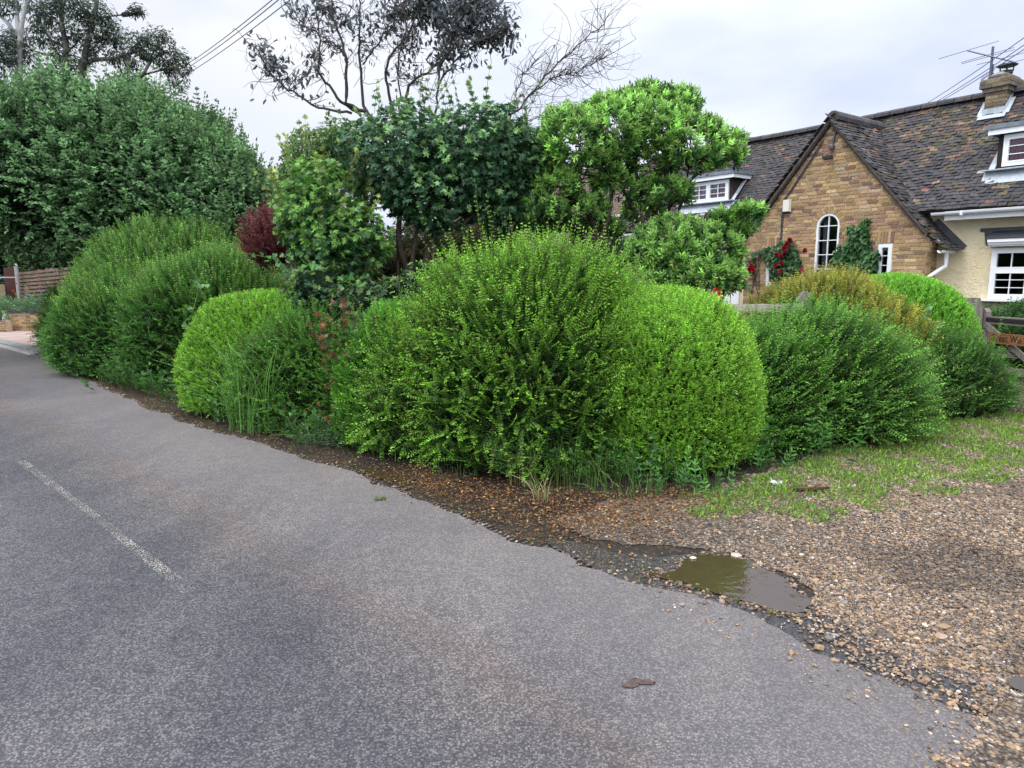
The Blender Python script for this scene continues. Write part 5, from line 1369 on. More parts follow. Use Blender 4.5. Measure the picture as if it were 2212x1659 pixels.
# ------------------------------------------------------------------ trees
def limbs_mesh(name, limbs, parent, col, n=7, m='bark'):
    mb = MB()
    for pts, r in limbs: mb.tube(pts, r, n, np.array(col) * U(.8, 1.2))
    return mb.build(name, M[m], parent, True)

def resample(pts, n):
    pts = np.array(pts, float); s = np.concatenate([[0], np.cumsum(np.linalg.norm(np.diff(pts, axis=0), axis=1))]); t = np.linspace(0, s[-1], n)
    return np.stack([np.interp(t, s, pts[:, i]) for i in range(3)], 1)

def twigs_between(starts, ends, r0, m=6, wig=.12, sagv=0.0):
    """curved thin twigs"""
    t = np.linspace(0, 1, m)[None, :, None]; n = len(starts); ln = np.linalg.norm(ends - starts, axis=1)[:, None, None]
    b1 = rng.normal(0, wig, (n, 1, 3)) * ln; b2 = rng.normal(0, wig * .5, (n, 1, 3)) * ln
    P = starts[:, None] * (1 - t) + ends[:, None] * t + np.sin(t * PI) * b1 + np.sin(t * 2 * PI) * b2 - UP * sagv * ln * np.sin(t * PI)
    R = r0 * (1 - .75 * t[..., 0]) * np.ones((n, 1)); return P, R

def crown_leaves(lobes, n, kind, size, wid, cdark, clight, droop=.0, fill=.35, litp=.3, npt=4, spread=.8, cvar=.22, up=.4):
    """leaf groups spread through the volume of the crown, thicker near its surface"""
    vol = np.array([np.prod(l[1]) ** (2 / 3) for l in lobes]); idx = rng.choice(len(lobes), n, p=vol / vol.sum())
    c = np.array([l[0] for l in lobes])[idx]; r = np.array([l[1] for l in lobes])[idx]
    d = nrm(rng.normal(0, 1, (n, 3))); rad = rng.random(n) ** fill
    P = c + d * r * rad[:, None]; P += nrm(d / r) * (.10 * lump(P * 1.3, 1.2))[:, None]
    O = nrm(d / r); out = []
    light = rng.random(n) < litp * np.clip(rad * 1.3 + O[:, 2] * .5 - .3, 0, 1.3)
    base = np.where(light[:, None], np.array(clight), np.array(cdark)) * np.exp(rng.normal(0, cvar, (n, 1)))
    tw = nrm(O + UP * up + rng.normal(0, .5, (n, 3)))
    for k in range(npt):
        ph = 2 * PI * k / npt + U(0, 1, n)
        s1 = nrm(np.cross(tw, UP + rng.normal(0, .2, (n, 3)))); s2 = np.cross(s1, tw)
        D = nrm(tw * (1 - spread * .6) + (s1 * np.cos(ph)[:, None] + s2 * np.sin(ph)[:, None]) * spread - UP * droop)
        N = nrm(tw * .8 + UP * .6 + rng.normal(0, .3, (n, 3)))
        sz = size * U(.7, 1.2, n)
        out.append(leaves(P + tw * (U(0, 1.2, n) * size)[:, None], D, N, sz, sz * wid, base * np.exp(rng.normal(0, .15, (n, 1))), kind))
    return out, P

def tree(name, label, lobes, chunks, limbs, barkc, cat='tree', leafm='leaf', corecol=None, cs=.0, twigs=None):
    base = limbs[0][0][0] * np.array([1, 1, 0]); root = empty(name, base, label, cat)
    limbs_mesh('trunk', limbs, root, barkc)
    ch = list(chunks)
    if cs: ch += core(lobes, cs, corecol, 2)
    np_mesh('crown', ch, [M[leafm], M['twig'], M['core']], root)
    if twigs:
        V, Fq = tubes(twigs[0], twigs[1], 3); np_mesh('twigs', [(V, Fq, np.array(barkc) * .8, 0)], [M['bark']], root)
    return root

def gnd(x, Y, py): p = W(x, py, Y); return p
# K: the dark broad mass on the left
K_ = [((-8.8, 14.6, 3.5), (3.5, 2.0, 1.65)), ((-5.5, 13.9, 2.1), (1.35, 1.3, 1.7)), ((-6.9, 14.2, 2.9), (1.7, 1.5, 1.75)), ((-11, 15.2, 3.4), (2.5, 2, 1.5))]
kch = []
P, N = surf(K_, 125, .30, .4, back=-.3)
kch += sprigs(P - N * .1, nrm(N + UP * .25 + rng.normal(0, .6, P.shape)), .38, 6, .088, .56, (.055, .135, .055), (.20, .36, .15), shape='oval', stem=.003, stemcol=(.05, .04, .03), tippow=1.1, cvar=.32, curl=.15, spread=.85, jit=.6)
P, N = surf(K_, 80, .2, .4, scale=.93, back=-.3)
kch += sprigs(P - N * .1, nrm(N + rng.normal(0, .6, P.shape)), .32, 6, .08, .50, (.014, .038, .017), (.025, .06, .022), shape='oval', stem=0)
P, N = surf(K_, 14, .25, .4, back=-.3); k = (N[:, 2] > .35); P, N = P[k], N[k]
kch += sprigs(P, nrm(UP * 1.2 + N * .5 + rng.normal(0, .3, P.shape)), .55, 8, .085, .5, (.035, .09, .03), (.11, .22, .07), shape='oval', stem=.004, stemcol=(.05, .04, .03))
kl = [([np.array([-7.5, 14.4, 0]), np.array([-7.4, 14.4, 1.5]), np.array([-8, 14.5, 3.2])], [.14, .11, .05]), ([np.array([-7.5, 14.4, .8]), np.array([-6.3, 14.2, 2.2]), np.array([-5.6, 14, 3])], [.09, .06, .03])]
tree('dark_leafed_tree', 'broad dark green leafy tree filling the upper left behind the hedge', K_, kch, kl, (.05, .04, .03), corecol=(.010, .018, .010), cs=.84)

# dense dark hedge trees behind the slatted fence
for i, (lb2, lobes, cd, cl) in enumerate((
    ('dark conifer hedge rising behind the slatted fence at the far left', [lobe(30, 500, 29, 120, 110, 2.), lobe(-60, 420, 30, 120, 190, 2.5), lobe(150, 520, 27, 70, 80, 1.5)], (.012, .035, .017), (.03, .075, .03)),
    ('small yellow green bush just above the slatted fence', [lobe(88, 552, 26.5, 34, 26, .5), lobe(60, 562, 26.5, 22, 18, .5)], (.07, .11, .02), (.19, .23, .04)))):
    P, N = surf(lobes, 26 if i == 0 else 90, .3, .2); ch = sprigs(P, nrm(N + UP * .2 + rng.normal(0, .5, P.shape)), .6 if i == 0 else .3, 6, .15 if i == 0 else .09, .45, cd, cl, stem=0)
    b = lobes[0][0] * np.array([1, 1, 0]); tree('hedge_tree' if i == 0 else 'yellow_bush', lb2, lobes, ch, [([b, b + UP * 2], [.15, .1])], (.04, .03, .02), corecol=(.007, .013, .008) if i == 0 else (.03, .05, .01), cs=.88, cat='tree' if i == 0 else 'bush')

# far eucalyptus trees, top left
def zz(x, y): return (x * .293, y * .293)
EY = 30.0
def euc(label, clumps, limbs_px, Y, n=1.0, bc=(.10, .095, .085), lc=(.050, .075, .055)):
    lobes = [lobe(*zz(x, y), Y, rx * .293, ry * .293, rx * .293 * Y / F * .9) for x, y, rx, ry in clumps]
    limbs = []
    for pts, r in limbs_px:
        q = [W(*zz(x, y), Y + U(-.3, .3)) for x, y in pts]; limbs.append((resample(q, len(q) * 3), np.linspace(r, r * .45, len(q) * 3)))
    ends = []; st = []
    allp = np.concatenate([l[0] for l in limbs])
    for c, r in lobes:
        m = 14
        e_ = c + nrm(rng.normal(0, 1, (m, 3))) * r * U(.2, 1, (m, 1)); dd_ = np.linalg.norm(allp - c, axis=1) ; near = np.argsort(dd_)[:6]
        st.append(allp[near[rng.integers(0, 6, m)]]); ends.append(e_)
    st, ends = np.concatenate(st), np.concatenate(ends)
    P, R = twigs_between(st, ends, .022, 6, .10)
    ch = []
    for (c, r) in lobes:
        a = r[0] * r[2]; m = int(a * 620 * n)
        o, _ = crown_leaves([(c, r)], m, 'dia', .19, .30, lc, (.10, .135, .085), droop=.8, fill=.5, litp=.5, npt=3, cvar=.3); ch += o
    b = limbs[0][0][0] * np.array([1, 1, 0]); limbs[0] = (np.concatenate([[b], limbs[0][0]]), np.concatenate([[limbs[0][1][0] * 1.5], limbs[0][1]]))
    tree('eucalyptus_tree', label, lobes, ch, limbs, bc, leafm='dull_leaf', twigs=(P, R))
euc('tall open eucalyptus with rounded grey-green clumps against the sky at upper left',
    [(330, 90, 120, 70), (620, 60, 190, 80), (440, 20, 110, 50), (740, 180, 110, 90), (300, 230, 110, 80), (540, 230, 130, 60), (830, 260, 90, 80), (700, 340, 110, 60), (430, 370, 100, 50), (1040, 300, 90, 60), (1180, 290, 90, 75), (1000, 400, 90, 60), (1130, 400, 100, 50), (1290, 430, 90, 65), (1350, 520, 45, 60), (1230, 500, 60, 40), (880, 430, 80, 50), (560, 450, 110, 50), (990, 560, 90, 60), (1010, 70, 45, 32), (1300, 640, 70, 40), (1000, 80, 25, 25), (1050, 95, 25, 25)],
    [([(490, 900), (490, 500), (488, 350), (460, 200), (440, 0), (430, -60)], .16), ([(560, 900), (600, 560), (620, 460), (640, 330), (690, 160), (710, 40), (715, -40)], .18), ([(620, 470), (700, 438), (850, 432), (930, 400), (1050, 370)], .10),
     ([(1000, 640), (1060, 540), (1120, 440), (1200, 390), (1280, 380)], .08), ([(1060, 550), (1180, 520), (1300, 500)], .04), ([(640, 400), (740, 300), (830, 240)], .05), ([(488, 350), (380, 300), (300, 180), (250, 60)], .07), ([(480, 420), (330, 400), (230, 370)], .05), ([(700, 130), (800, 120), (900, 110), (1000, 90)], .04), ([(690, 160), (600, 60), (560, -20)], .05), ([(488, 380), (560, 330), (590, 250)], .05)], EY)
euc('pale trunked eucalyptus at the left edge of the sky, its leaves in two dark masses',
    [(80, 300, 110, 70), (130, 390, 120, 70), (20, 380, 90, 60), (60, 60, 70, 40), (200, 15, 60, 30), (40, 480, 110, 50), (10, 10, 60, 50)],
    [([(140, 900), (150, 240), (175, 90), (205, 0), (215, -60)], .13), ([(150, 260), (128, 180), (120, 0), (118, -50)], .09), ([(175, 110), (230, 75), (275, 55)], .03), ([(110, 260), (60, 170), (-20, 100)], .09)], 27., bc=(.34, .34, .33))

# M: dark leafed eucalyptus behind the maple, with bare curling twigs
MY = 11.2
ml = [[(905, 560), (890, 420), (850, 300), (790, 240)], [(790, 240), (752, 230), (748, 125), (720, 35), (716, -30)], [(800, 260), (783, 219), (777, 117), (775, -30)], [(780, 250), (736, 219), (689, 156), (693, 113), (687, 59), (680, -20)],
      [(760, 245), (689, 233), (615, 187), (576, 152), (560, 113), (529, 86)], [(750, 140), (740, 109), (690, 75), (642, 51), (600, -20)], [(860, 290), (834, 168), (839, 121), (877, 82), (908, 20), (915, -30)],
      [(870, 280), (880, 187), (919, 156), (955, 133), (982, 98), (1013, 43), (1033, -30)], [(861, 290), (861, 121), (877, 59), (870, -20)], [(900, 340), (943, 234), (949, 164), (947, 145), (982, 78), (1000, 0)],
      [(949, 180), (1000, 110), (1060, 75), (1100, 60)], [(940, 380), (1050, 300), (1119, 242), (1150, 199), (1201, 140), (1252, 94), (1306, 51)], [(1140, 210), (1189, 172), (1248, 152), (1298, 129)], [(1119, 242), (1116, 200), (1130, 160), (1165, 128)],
      [(1060, 300), (1140, 262), (1190, 240), (1240, 235)], [(783, 140), (820, 90), (850, 30)], [(735, 60), (760, 20), (770, -20)]]
mrad = [.07, .030, .026, .025, .021, .014, .026, .026, .016, .021, .013, .019, .011, .010, .007, .013, .013]
limbs = []
for pts, r in zip(ml, mrad):
    y0 = MY + U(-.5, .5); q = [W(x, y, MY if i == 0 else MY + (y0 - MY) * min(i, 2) / 2) for i, (x, y) in enumerate(pts)]; p = resample(q, len(q) * 4); p[1:-1] += rng.normal(0, .012, p[1:-1].shape); limbs.append((p, np.linspace(r, r * .35, len(p))))
b = np.array([limbs[0][0][0][0], MY, 0.]); limbs[0] = (np.concatenate([[b], limbs[0][0]]), np.concatenate([[.12], limbs[0][1]]))
allp = np.concatenate([l[0] for l in limbs[1:11] + limbs[15:]])
cl = [(700, 20, 45, 35, .5), (565, 100, 22, 30, .45), (600, 130, 30, 28, .8), (640, 165, 35, 22, .55), (590, 165, 28, 20, .45), (560, 205, 22, 10, .2), (675, 130, 28, 35, .45), (760, 40, 40, 40, .35), (860, 20, 60, 35, .8), (930, 15, 70, 40, 1.8), (1000, 25, 60, 40, 1.5), (960, 65, 60, 30, 1.2),
      (1060, 20, 60, 35, 1.3), (1085, 60, 40, 40, 1.0), (1040, 80, 45, 30, 1.2), (1000, 100, 40, 25, .8), (1080, 105, 30, 18, .8), (1010, 135, 40, 25, .4), (950, 110, 35, 30, .7), (970, 150, 30, 25, .25), (830, 60, 40, 40, .3), (900, 90, 40, 30, .4), (790, 90, 40, 40, .15), (720, 90, 35, 40, .2), (660, 50, 30, 40, .2), (640, 10, 30, 25, .4), (690, 200, 40, 20, .15), (880, 150, 60, 40, .12)]
S, E2, LP, LD = [], [], [], []
for cx_, cy_, rx, ry, dn in cl:
    c = W(cx_, cy_, MY); k = MY / F; m = int(max(4, rx * ry / 60 * (.5 + dn)))
    e_ = c + np.clip(rng.normal(0, .5, (m, 3)), -1.1, 1.1) * np.array([rx * k, .5, ry * k]); dn_ = np.linalg.norm((allp - c) * np.array([1, .5, 1]), axis=1); near = np.argsort(dn_)[:5]
    s_0 = allp[near[rng.integers(0, 5, m)]]; S.append(s_0); E2.append(e_)
    nl = int(rx * ry / 11 * dn * 1.15); j = rng.integers(0, m, nl); t = U(.35, 1.0, nl)[:, None]
    LP.append(s_0[j] * (1 - t) + e_[j] * t + rng.normal(0, .05, (nl, 3)))
S, E2 = np.concatenate(S), np.concatenate(E2)
Pt, Rt = twigs_between(S, E2, .007, 8, .12)
# bare curling twigs
S2, E3 = [], []
for li, cnt, ln in ((1, 40, .5), (2, 40, .5), (3, 40, .5), (4, 26, .45), (5, 30, .5), (6, 36, .5), (7, 40, .5), (8, 24, .4), (9, 26, .5), (11, 95, .62), (12, 80, .6), (13, 30, .5), (14, 26, .6), (15, 20, .4)):
    p = limbs[li][0]; j = rng.integers(len(p) // 3, len(p), cnt); s_0 = p[j]; d = nrm(p[np.minimum(j + 1, len(p) - 1)] - p[j - 1])
    S2.append(s_0); E3.append(s_0 + nrm(d + rng.normal(0, .55, (cnt, 3)) * np.array([1, .6, 1])) * U(.4, 1.2, (cnt, 1)) * ln)
Pt2, Rt2 = twigs_between(np.concatenate(S2), np.concatenate(E3), .0055, 8, .22)
LP = np.concatenate(LP); nL = len(LP); Dl = nrm(rng.normal(0, .6, (nL, 3)) - UP * .75); sz = U(.07, .125, nL)
ch = [leaves(LP, Dl, rng.normal(0, 1, (nL, 3)), sz, sz * .46, np.array([.12, .14, .145]) * np.exp(rng.normal(0, .35, (nL, 1))), 'oval')]
root = empty('sparse_eucalyptus', b, 'tall sparse tree with dark hanging leaves and bare curling twigs rising behind the maple', 'tree')
limbs_mesh('trunk', limbs, root, (.06, .05, .048))
np_mesh('crown', ch, [M['dull_leaf'], M['twig'], M['core']], root)
V1, F1 = tubes(Pt, Rt, 3); V2_, F2_ = tubes(Pt2, Rt2, 3)
np_mesh('twigs', [(V1, F1, (.06, .05, .05), 0), (V2_, F2_, (.12, .10, .085), 0)], [M['bark']], root)

# light leafy tree beyond, between dark mass and maple
Lg = [lobe(685, 350, 14.5, 62, 62, .9), lobe(650, 420, 14.2, 50, 60, .8), lobe(735, 320, 14.5, 40, 50, .7)]
ch, _ = crown_leaves(Lg, 2600, 'oval', .085, .5, (.05, .12, .035), (.16, .27, .07), fill=.45, litp=.6)
bb = np.array([Lg[0][0][0], 14.4, 0]); tree('pale_green_tree', 'airy pale green tree seen between the dark tree and the maple', Lg, ch, [([bb, bb + UP * 1.8, Lg[0][0]], [.09, .07, .03])], (.08, .07, .05))
# distant conifers behind the right-hand tree
Dc = [lobe(1340, 480, 34, 45, 30, 2), lobe(1400, 470, 36, 50, 40, 2), lobe(1280, 500, 36, 50, 30, 2)]
P, N = surf(Dc, 20, .4, .2); ch = sprigs(P, nrm(N + UP * .6 + rng.normal(0, .4, P.shape)), .8, 5, .22, .5, (.03, .07, .03), (.09, .16, .05), stem=0)
bb = Dc[0][0] * np.array([1, 1, 0]); tree('distant_tree', 'distant soft green trees seen through the gap under the bright tree', Dc, ch, [([bb, bb + UP * 2.5], [.2, .1])], (.05, .04, .03), corecol=(.02, .04, .02), cs=.85)

# O: field maple
O_ = [((-1.35, 9.1, 3.05), (.78, .75, .62)), ((-.42, 9.2, 3.1), (.80, .8, .60)), ((-.95, 9.0, 2.62), (.62, .6, .42)), ((.05, 9.3, 3.05), (.45, .5, .45)), ((-.2, 9.1, 2.6), (.5, .45, .4))]
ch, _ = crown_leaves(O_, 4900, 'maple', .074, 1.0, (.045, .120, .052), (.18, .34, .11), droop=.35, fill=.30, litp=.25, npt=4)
# upright shoots with yellow-green young leaves
P, N = surf(O_, 10, .1, .5, back=-.6); k = N[:, 2] > .25; P, N = P[k], N[k]
sh = sprigs(P, nrm(UP + N * .7 + rng.normal(0, .45, P.shape)), .36, 4, .062, 1.0, (.045, .13, .045), (.20, .31, .08), shape='maple', stem=.003, stemcol=(.10, .04, .02), spread=1.0, jit=.7, curl=.1)
mtr = [[(905, 640), (925, 540), (935, 500), (960, 430), (1010, 360), (1060, 330)], [(905, 640), (870, 560), (860, 520), (865, 440), (850, 340), (800, 280)], [(800, 640), (795, 545), (780, 505), (790, 420), (760, 340)], [(925, 520), (955, 500), (1010, 480), (1050, 430), (1080, 370)], [(880, 640), (893, 540), (905, 480), (900, 380), (910, 300)], [(935, 520), (950, 470), (930, 380), (950, 280)], [(860, 600), (858, 500), (880, 420)]]
lm = []
for pts, r in zip(mtr, (.055, .05, .035, .03, .035, .035, .028)):
    q = [W(x, y, 9.1 + (.0 if i < 2 else U(-.25, .25))) for i, (x, y) in enumerate(pts)]; q = [np.array([q[0][0], 9.1, 0])] + q; p = resample(q, 16); lm.append((p, np.linspace(r * 1.25, r * .4, 16)))
tree('field_maple', 'dark green maple with yellow shoots on several slender trunks in the middle', O_, ch + sh, lm, (.085, .065, .05))
O2 = [((-2.35, 8.9, 2.35), (.55, .6, .70)), ((-1.95, 8.6, 2.0), (.5, .45, .38)), ((-2.5, 9.0, 2.25), (.42, .45, .4))]
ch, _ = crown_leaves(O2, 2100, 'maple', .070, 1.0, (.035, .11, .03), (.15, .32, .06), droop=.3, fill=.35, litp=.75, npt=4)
P, N = surf(O2, 14, .1, .5, back=-.6); k = N[:, 2] > .1; P, N = P[k], N[k]
sh = sprigs(P, nrm(UP + N * .5 + rng.normal(0, .2, P.shape)), .4, 5, .06, 1.0, (.07, .16, .04), (.30, .36, .08), shape='maple', stem=.003, stemcol=(.12, .04, .02), spread=1.0, jit=.5)
bb = np.array([-2.1, 8.9, 0]); tree('young_maple', 'lighter green young maple to the left of the dark maple', O2, ch + sh, [([bb, bb + np.array([0, 0, 1.3]), np.array([-2.25, 8.9, 2.5])], [.035, .028, .01]), ([bb + UP * 1.1, np.array([-1.8, 8.7, 1.8]), np.array([-1.6, 8.6, 2.1])], [.02, .014, .006])], (.09, .06, .045), corecol=(.010, .022, .010), cs=.0)
O3 = [((-1.6, 7.95, 1.25), (.62, .42, .30)), ((-2.2, 8.2, 1.45), (.4, .35, .3)), ((-1.0, 7.9, 1.45), (.4, .35, .25))]
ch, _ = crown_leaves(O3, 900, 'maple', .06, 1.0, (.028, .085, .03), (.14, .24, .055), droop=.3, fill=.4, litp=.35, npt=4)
bb = np.array([-1.6, 8.1, 0]); tree('low_maple', 'low dark maple growth with a few coppery leaves beside the largest shrub', O3, ch, [([bb, bb + UP * 1.0, bb + np.array([.1, -.1, 1.4])], [.02, .015, .006])], (.09, .06, .045), corecol=(.008, .018, .009), cs=.8, cat='small tree')

# Q: bright evergreen with whorled leaves
Q_ = [lobe(1235, 315, 9.1, 60, 62, .6), lobe(1330, 290, 9.1, 62, 62, .6), lobe(1420, 300, 9.2, 68, 72, .6), lobe(1490, 325, 9.0, 70, 60, .5), lobe(1565, 345, 9.0, 38, 26, .32), lobe(1475, 250, 9.1, 28, 42, .3), lobe(1360, 255, 9.1, 38, 32, .3),
      lobe(1280, 355, 9.2, 80, 40, .5), lobe(1390, 355, 9.3, 70, 36, .5), lobe(1180, 340, 9.2, 32, 40, .35), lobe(1430, 235, 9.2, 40, 28, .3), lobe(1200, 410, 9.3, 55, 46, .45), lobe(1170, 465, 9.2, 44, 34, .4), lobe(1250, 460, 9.4, 62, 36, .45), lobe(1205, 500, 9.6, 60, 34, .4), lobe(1400, 225, 9.2, 24, 22, .22), lobe(1580, 320, 9.1, 22, 22, .22), lobe(1290, 245, 9.1, 26, 20, .25), lobe(1448, 425, 9.2, 48, 32, .38), lobe(1325, 405, 9.3, 46, 26, .35), lobe(1390, 470, 9.6, 40, 22, .3), lobe(1290, 505, 9.7, 50, 26, .35)]
Q2 = [lobe(1450, 550, 8.9, 80, 62, .5), lobe(1540, 545, 8.9, 48, 50, .4), lobe(1505, 600, 8.8, 80, 45, .45), lobe(1400, 620, 8.9, 50, 40, .4), lobe(1565, 610, 8.9, 30, 34, .3)]
Q3 = [lobe(1612, 470, 8.8, 30, 15, .25), lobe(1570, 480, 8.9, 30, 13, .25), lobe(1590, 505, 8.9, 30, 14, .25)]
ch = []
for lb3, dn in ((Q_, 150), (Q2, 160), (Q3, 220)):
    P, N = surf(lb3, dn, .10, .3, back=-.5)
    nn_ = len(P)
    ch += sprigs(P - N * .04, nrm(N * .55 + UP * .8 + rng.normal(0, .25, P.shape)), .13, 7, .074, .36, (.06, .18, .04), (.34, .60, .13), shape='oval', whorl=True, stem=.003, curl=.2, spread=.75, tippow=1.0, jit=.2)
    P, N = surf(lb3, dn * .7, .10, .3, back=-.5, scale=.82)
    ch += sprigs(P, nrm(N * .5 + UP * .5 + rng.normal(0, .4, P.shape)), .12, 6, .070, .36, (.020, .065, .02), (.06, .17, .04), shape='oval', whorl=True, stem=.003, spread=.8)
P, N = surf(Q_ + Q2, 5, .1, .3, back=-.2); ch.append(leaves(P, rng.normal(0, 1, P.shape) - UP * .5, rng.normal(0, 1, P.shape), .07, .028, np.array([.42, .20, .03]) * np.exp(rng.normal(0, .3, (len(P), 1))), 'oval'))
ql = [[(1400, 640), (1405, 500), (1395, 440), (1375, 380), (1350, 320)], [(1400, 560), (1415, 480), (1425, 430), (1440, 360), (1470, 290)], [(1300, 650), (1290, 500), (1262, 440), (1240, 360)], [(1395, 500), (1370, 450), (1340, 400), (1290, 350)], [(1410, 520), (1450, 440), (1500, 380), (1550, 350)],
      [(1425, 560), (1480, 500), (1540, 485), (1610, 470)], [(1290, 520), (1230, 480), (1180, 440)], [(1400, 590), (1440, 560), (1500, 560)], [(1290, 560), (1320, 440), (1330, 340)], [(1455, 480), (1480, 420), (1490, 340)]]
lm = []
for pts, r in zip(ql, (.055, .045, .05, .03, .035, .03, .028, .03, .035, .025)):
    q = [W(x, y, 9.15 + (0 if i == 0 else U(-.15, .15))) for i, (x, y) in enumerate(pts)]
    if pts[0][1] > 630: q = [np.array([q[0][0], 9.15, 0])] + q
    lm.append((resample(q, 14), np.linspace(r, r * .35, 14)))
allq = np.concatenate([l[0][5:] for l in lm]); st, en = [], []
for c, r in Q_ + Q2 + Q3:
    m = 26; e_ = c + nrm(rng.normal(0, 1, (m, 3))) * r * U(.5, .95, (m, 1)); near = np.argsort(np.linalg.norm(allq - c, axis=1))[:8]; st.append(allq[near[rng.integers(0, 8, m)]]); en.append(e_)
tw = twigs_between(np.concatenate(st), np.concatenate(en), .009, 6, .10)
tree('bright_evergreen_tree', 'rounded bright green evergreen tree with upright leaf clusters left of the brick gable', Q_, ch, lm, (.06, .042, .036), leafm='glossy_leaf', twigs=tw)

# ------------------------------------------------------------------ climbers, weeds and grasses
def ivy_mass(name, label, poly_px, n, size, cd, cl, cat, parent_off=.03, kind='heart'):
    pts = [loc(x, y, -.03) for x, y in poly_px]; pl = np.array(pts); lo, hi = pl.min(0), pl.max(0); Q = np.stack([U(lo[0], hi[0], n * 4), U(lo[1], hi[1], n * 4)], 1); Q = Q[inside(pl, Q)][:n]
    m = len(Q); th = rng.random(m); dep = -.02 - .16 * th * (1 + .4 * np.sin(Q[:, 0] * 9) * np.sin(Q[:, 1] * 7))
    P = g0 + Q[:, :1] * eR + dep[:, None] * eI + Q[:, 1:] * UP
    D = nrm(-UP * .8 - eI * .3 + rng.normal(0, .45, (m, 3))); N = -eI + UP * .5 + rng.normal(0, .3, (m, 3)); C = (np.array(cd) * (1 - th[:, None]) + np.array(cl) * th[:, None]) * np.exp(rng.normal(0, .2, (m, 1)))
    b_ = P.mean(0) * np.array([1, 1, 0]); root = empty(name, b_, label, cat)
    np_mesh('foliage', [leaves(P, D, N, size * U(.7, 1.3, m), size * .95, C, kind)], [M['leaf']], root)
    mb = MB()
    cx_ = (pl[:, 0].min() + pl[:, 0].max()) / 2
    for k in range(4):
        t = U(lo[1] + .3, hi[1] - .15); mb.tube([hp(cx_ + U(-.2, .2), -.02, 0), hp(cx_ + U(-.2, .2), -.03, t * .6), hp(cx_ + U(-.15, .15), -.03, t)], [.015, .01, .005], 5, (.08, .06, .04))
    mb.build('stems', M['bark'], root); return root, pl
ivy_mass('ivy', 'green ivy climbing the brick gable right of the arched window', [(1806, 600), (1805, 568), (1812, 545), (1822, 528), (1832, 535), (1838, 520), (1838, 492), (1845, 486), (1853, 500), (1862, 492), (1872, 470), (1880, 472), (1878, 500), (1882, 540), (1888, 556), (1898, 538), (1902, 548), (1898, 570), (1892, 600)], 1700, .075, (.022, .07, .02), (.055, .15, .04), 'ivy')
rr_, pl = ivy_mass('climbing_rose', 'climbing rose with crimson flowers on the left of the brick gable', [(1672, 620), (1668, 580), (1650, 552), (1640, 545), (1660, 534), (1682, 530), (1694, 518), (1712, 520), (1722, 535), (1732, 565), (1734, 585), (1728, 620)], 1300, .062, (.02, .055, .022), (.055, .14, .045), 'rose')
def blooms(pts, parent, size, col):
    for x, y in pts:
        s, z = loc(x, y, -.2); c = hp(s, -.22, z); m = 26; D = nrm(rng.normal(0, 1, (m, 3))); np_mesh('flower', [leaves(np.tile(c, (m, 1)), D, rng.normal(0, 1, (m, 3)), size, size * .95, np.array(col) * np.exp(rng.normal(0, .25, (m, 1))), 'oval')], [M['petal']], parent)
M['petal'] = tinted('petal', .6, .2, .2, .1, 8.)
blooms([(1707, 518), (1703, 524), (1699, 530), (1694, 537), (1697, 543), (1679, 549), (1688, 552), (1740, 541), (1676, 574), (1689, 568), (1686, 586), (1733, 585)], rr_, .055, (.34, .015, .035))
# trailing rose shoot low on the left
tr_, _ = ivy_mass('climbing_rose', 'thin rose spray with a pair of crimson blooms at the left corner of the gable', [(1622, 590), (1618, 560), (1630, 545), (1650, 538), (1652, 545), (1634, 560), (1636, 592)], 110, .055, (.03, .07, .025), (.06, .15, .045), 'rose')
blooms([(1624, 575), (1626, 583), (1621, 580)], tr_, .065, (.42, .01, .03))
# red garden flowers behind the dome
fp = [W(x, y, 8.3) for x, y in [(1540, 632), (1548, 640), (1555, 634), (1535, 641), (1560, 644), (1546, 626)]]
rf = empty('red_flowers', fp[0] * np.array([1, 1, 0]), 'scarlet flowers peeping over the bright clipped dome beside the evergreen', 'flowers')
mb = MB()
for c in fp:
    m = 14; np_mesh('flower', [leaves(np.tile(c, (m, 1)), rng.normal(0, 1, (m, 3)), rng.normal(0, 1, (m, 3)), .035, .03, (.62, .035, .02), 'oval')], [M['petal']], rf); mb.tube([c * np.array([1, 1, 0]), c], [.004, .002], 4, (.04, .1, .02))
mb.build('stems', M['twig'], rf)

def blades(base, n, rad, h, wd, col, lean=.35, seg=5, droop=.9, vary=.25):
    """arching grass blades"""
    th = U(0, 2 * PI, n); o = base + np.stack([np.cos(th), np.sin(th), 0 * th], 1) * (rad * np.sqrt(rng.random(n)))[:, None]
    d = nrm(np.stack([np.cos(th + rng.normal(0, .8, n)), np.sin(th + rng.normal(0, .8, n)), 0 * th], 1)); ln = U(.3, 1.15, n) * h; le = U(.1, 2.0, n) * lean
    t = np.linspace(0, 1, seg + 1); hor = le[:, None] * (t ** 2)[None] * ln[:, None] * (1 + droop * t); ver = ln[:, None] * (t - (le[:, None] * droop * .45) * t ** 3)
    C_ = o[:, None] + d[:, None] * hor[..., None] + UP * ver[..., None]
    s = np.stack([-d[:, 1], d[:, 0], 0 * th], 1); ww = wd * (1 - t ** 1.7 * .92)
    A = C_ + s[:, None] * ww[None, :, None]; B = C_ - s[:, None] * ww[None, :, None] + UP * wd * .6
    V = np.stack([A, B], 2).reshape(-1, 3); i, k = np.meshgrid(np.arange(n), np.arange(seg), indexing='ij'); b_ = i * 2 * (seg + 1) + k * 2
    Fc = np.stack([b_, b_ + 1, b_ + 3, b_ + 2], -1).reshape(-1, 4); col_ = np.array(col) * np.exp(rng.normal(0, vary, (n, 1)))
    return (V, Fc, np.repeat(col_, 2 * (seg + 1), 0), 0)

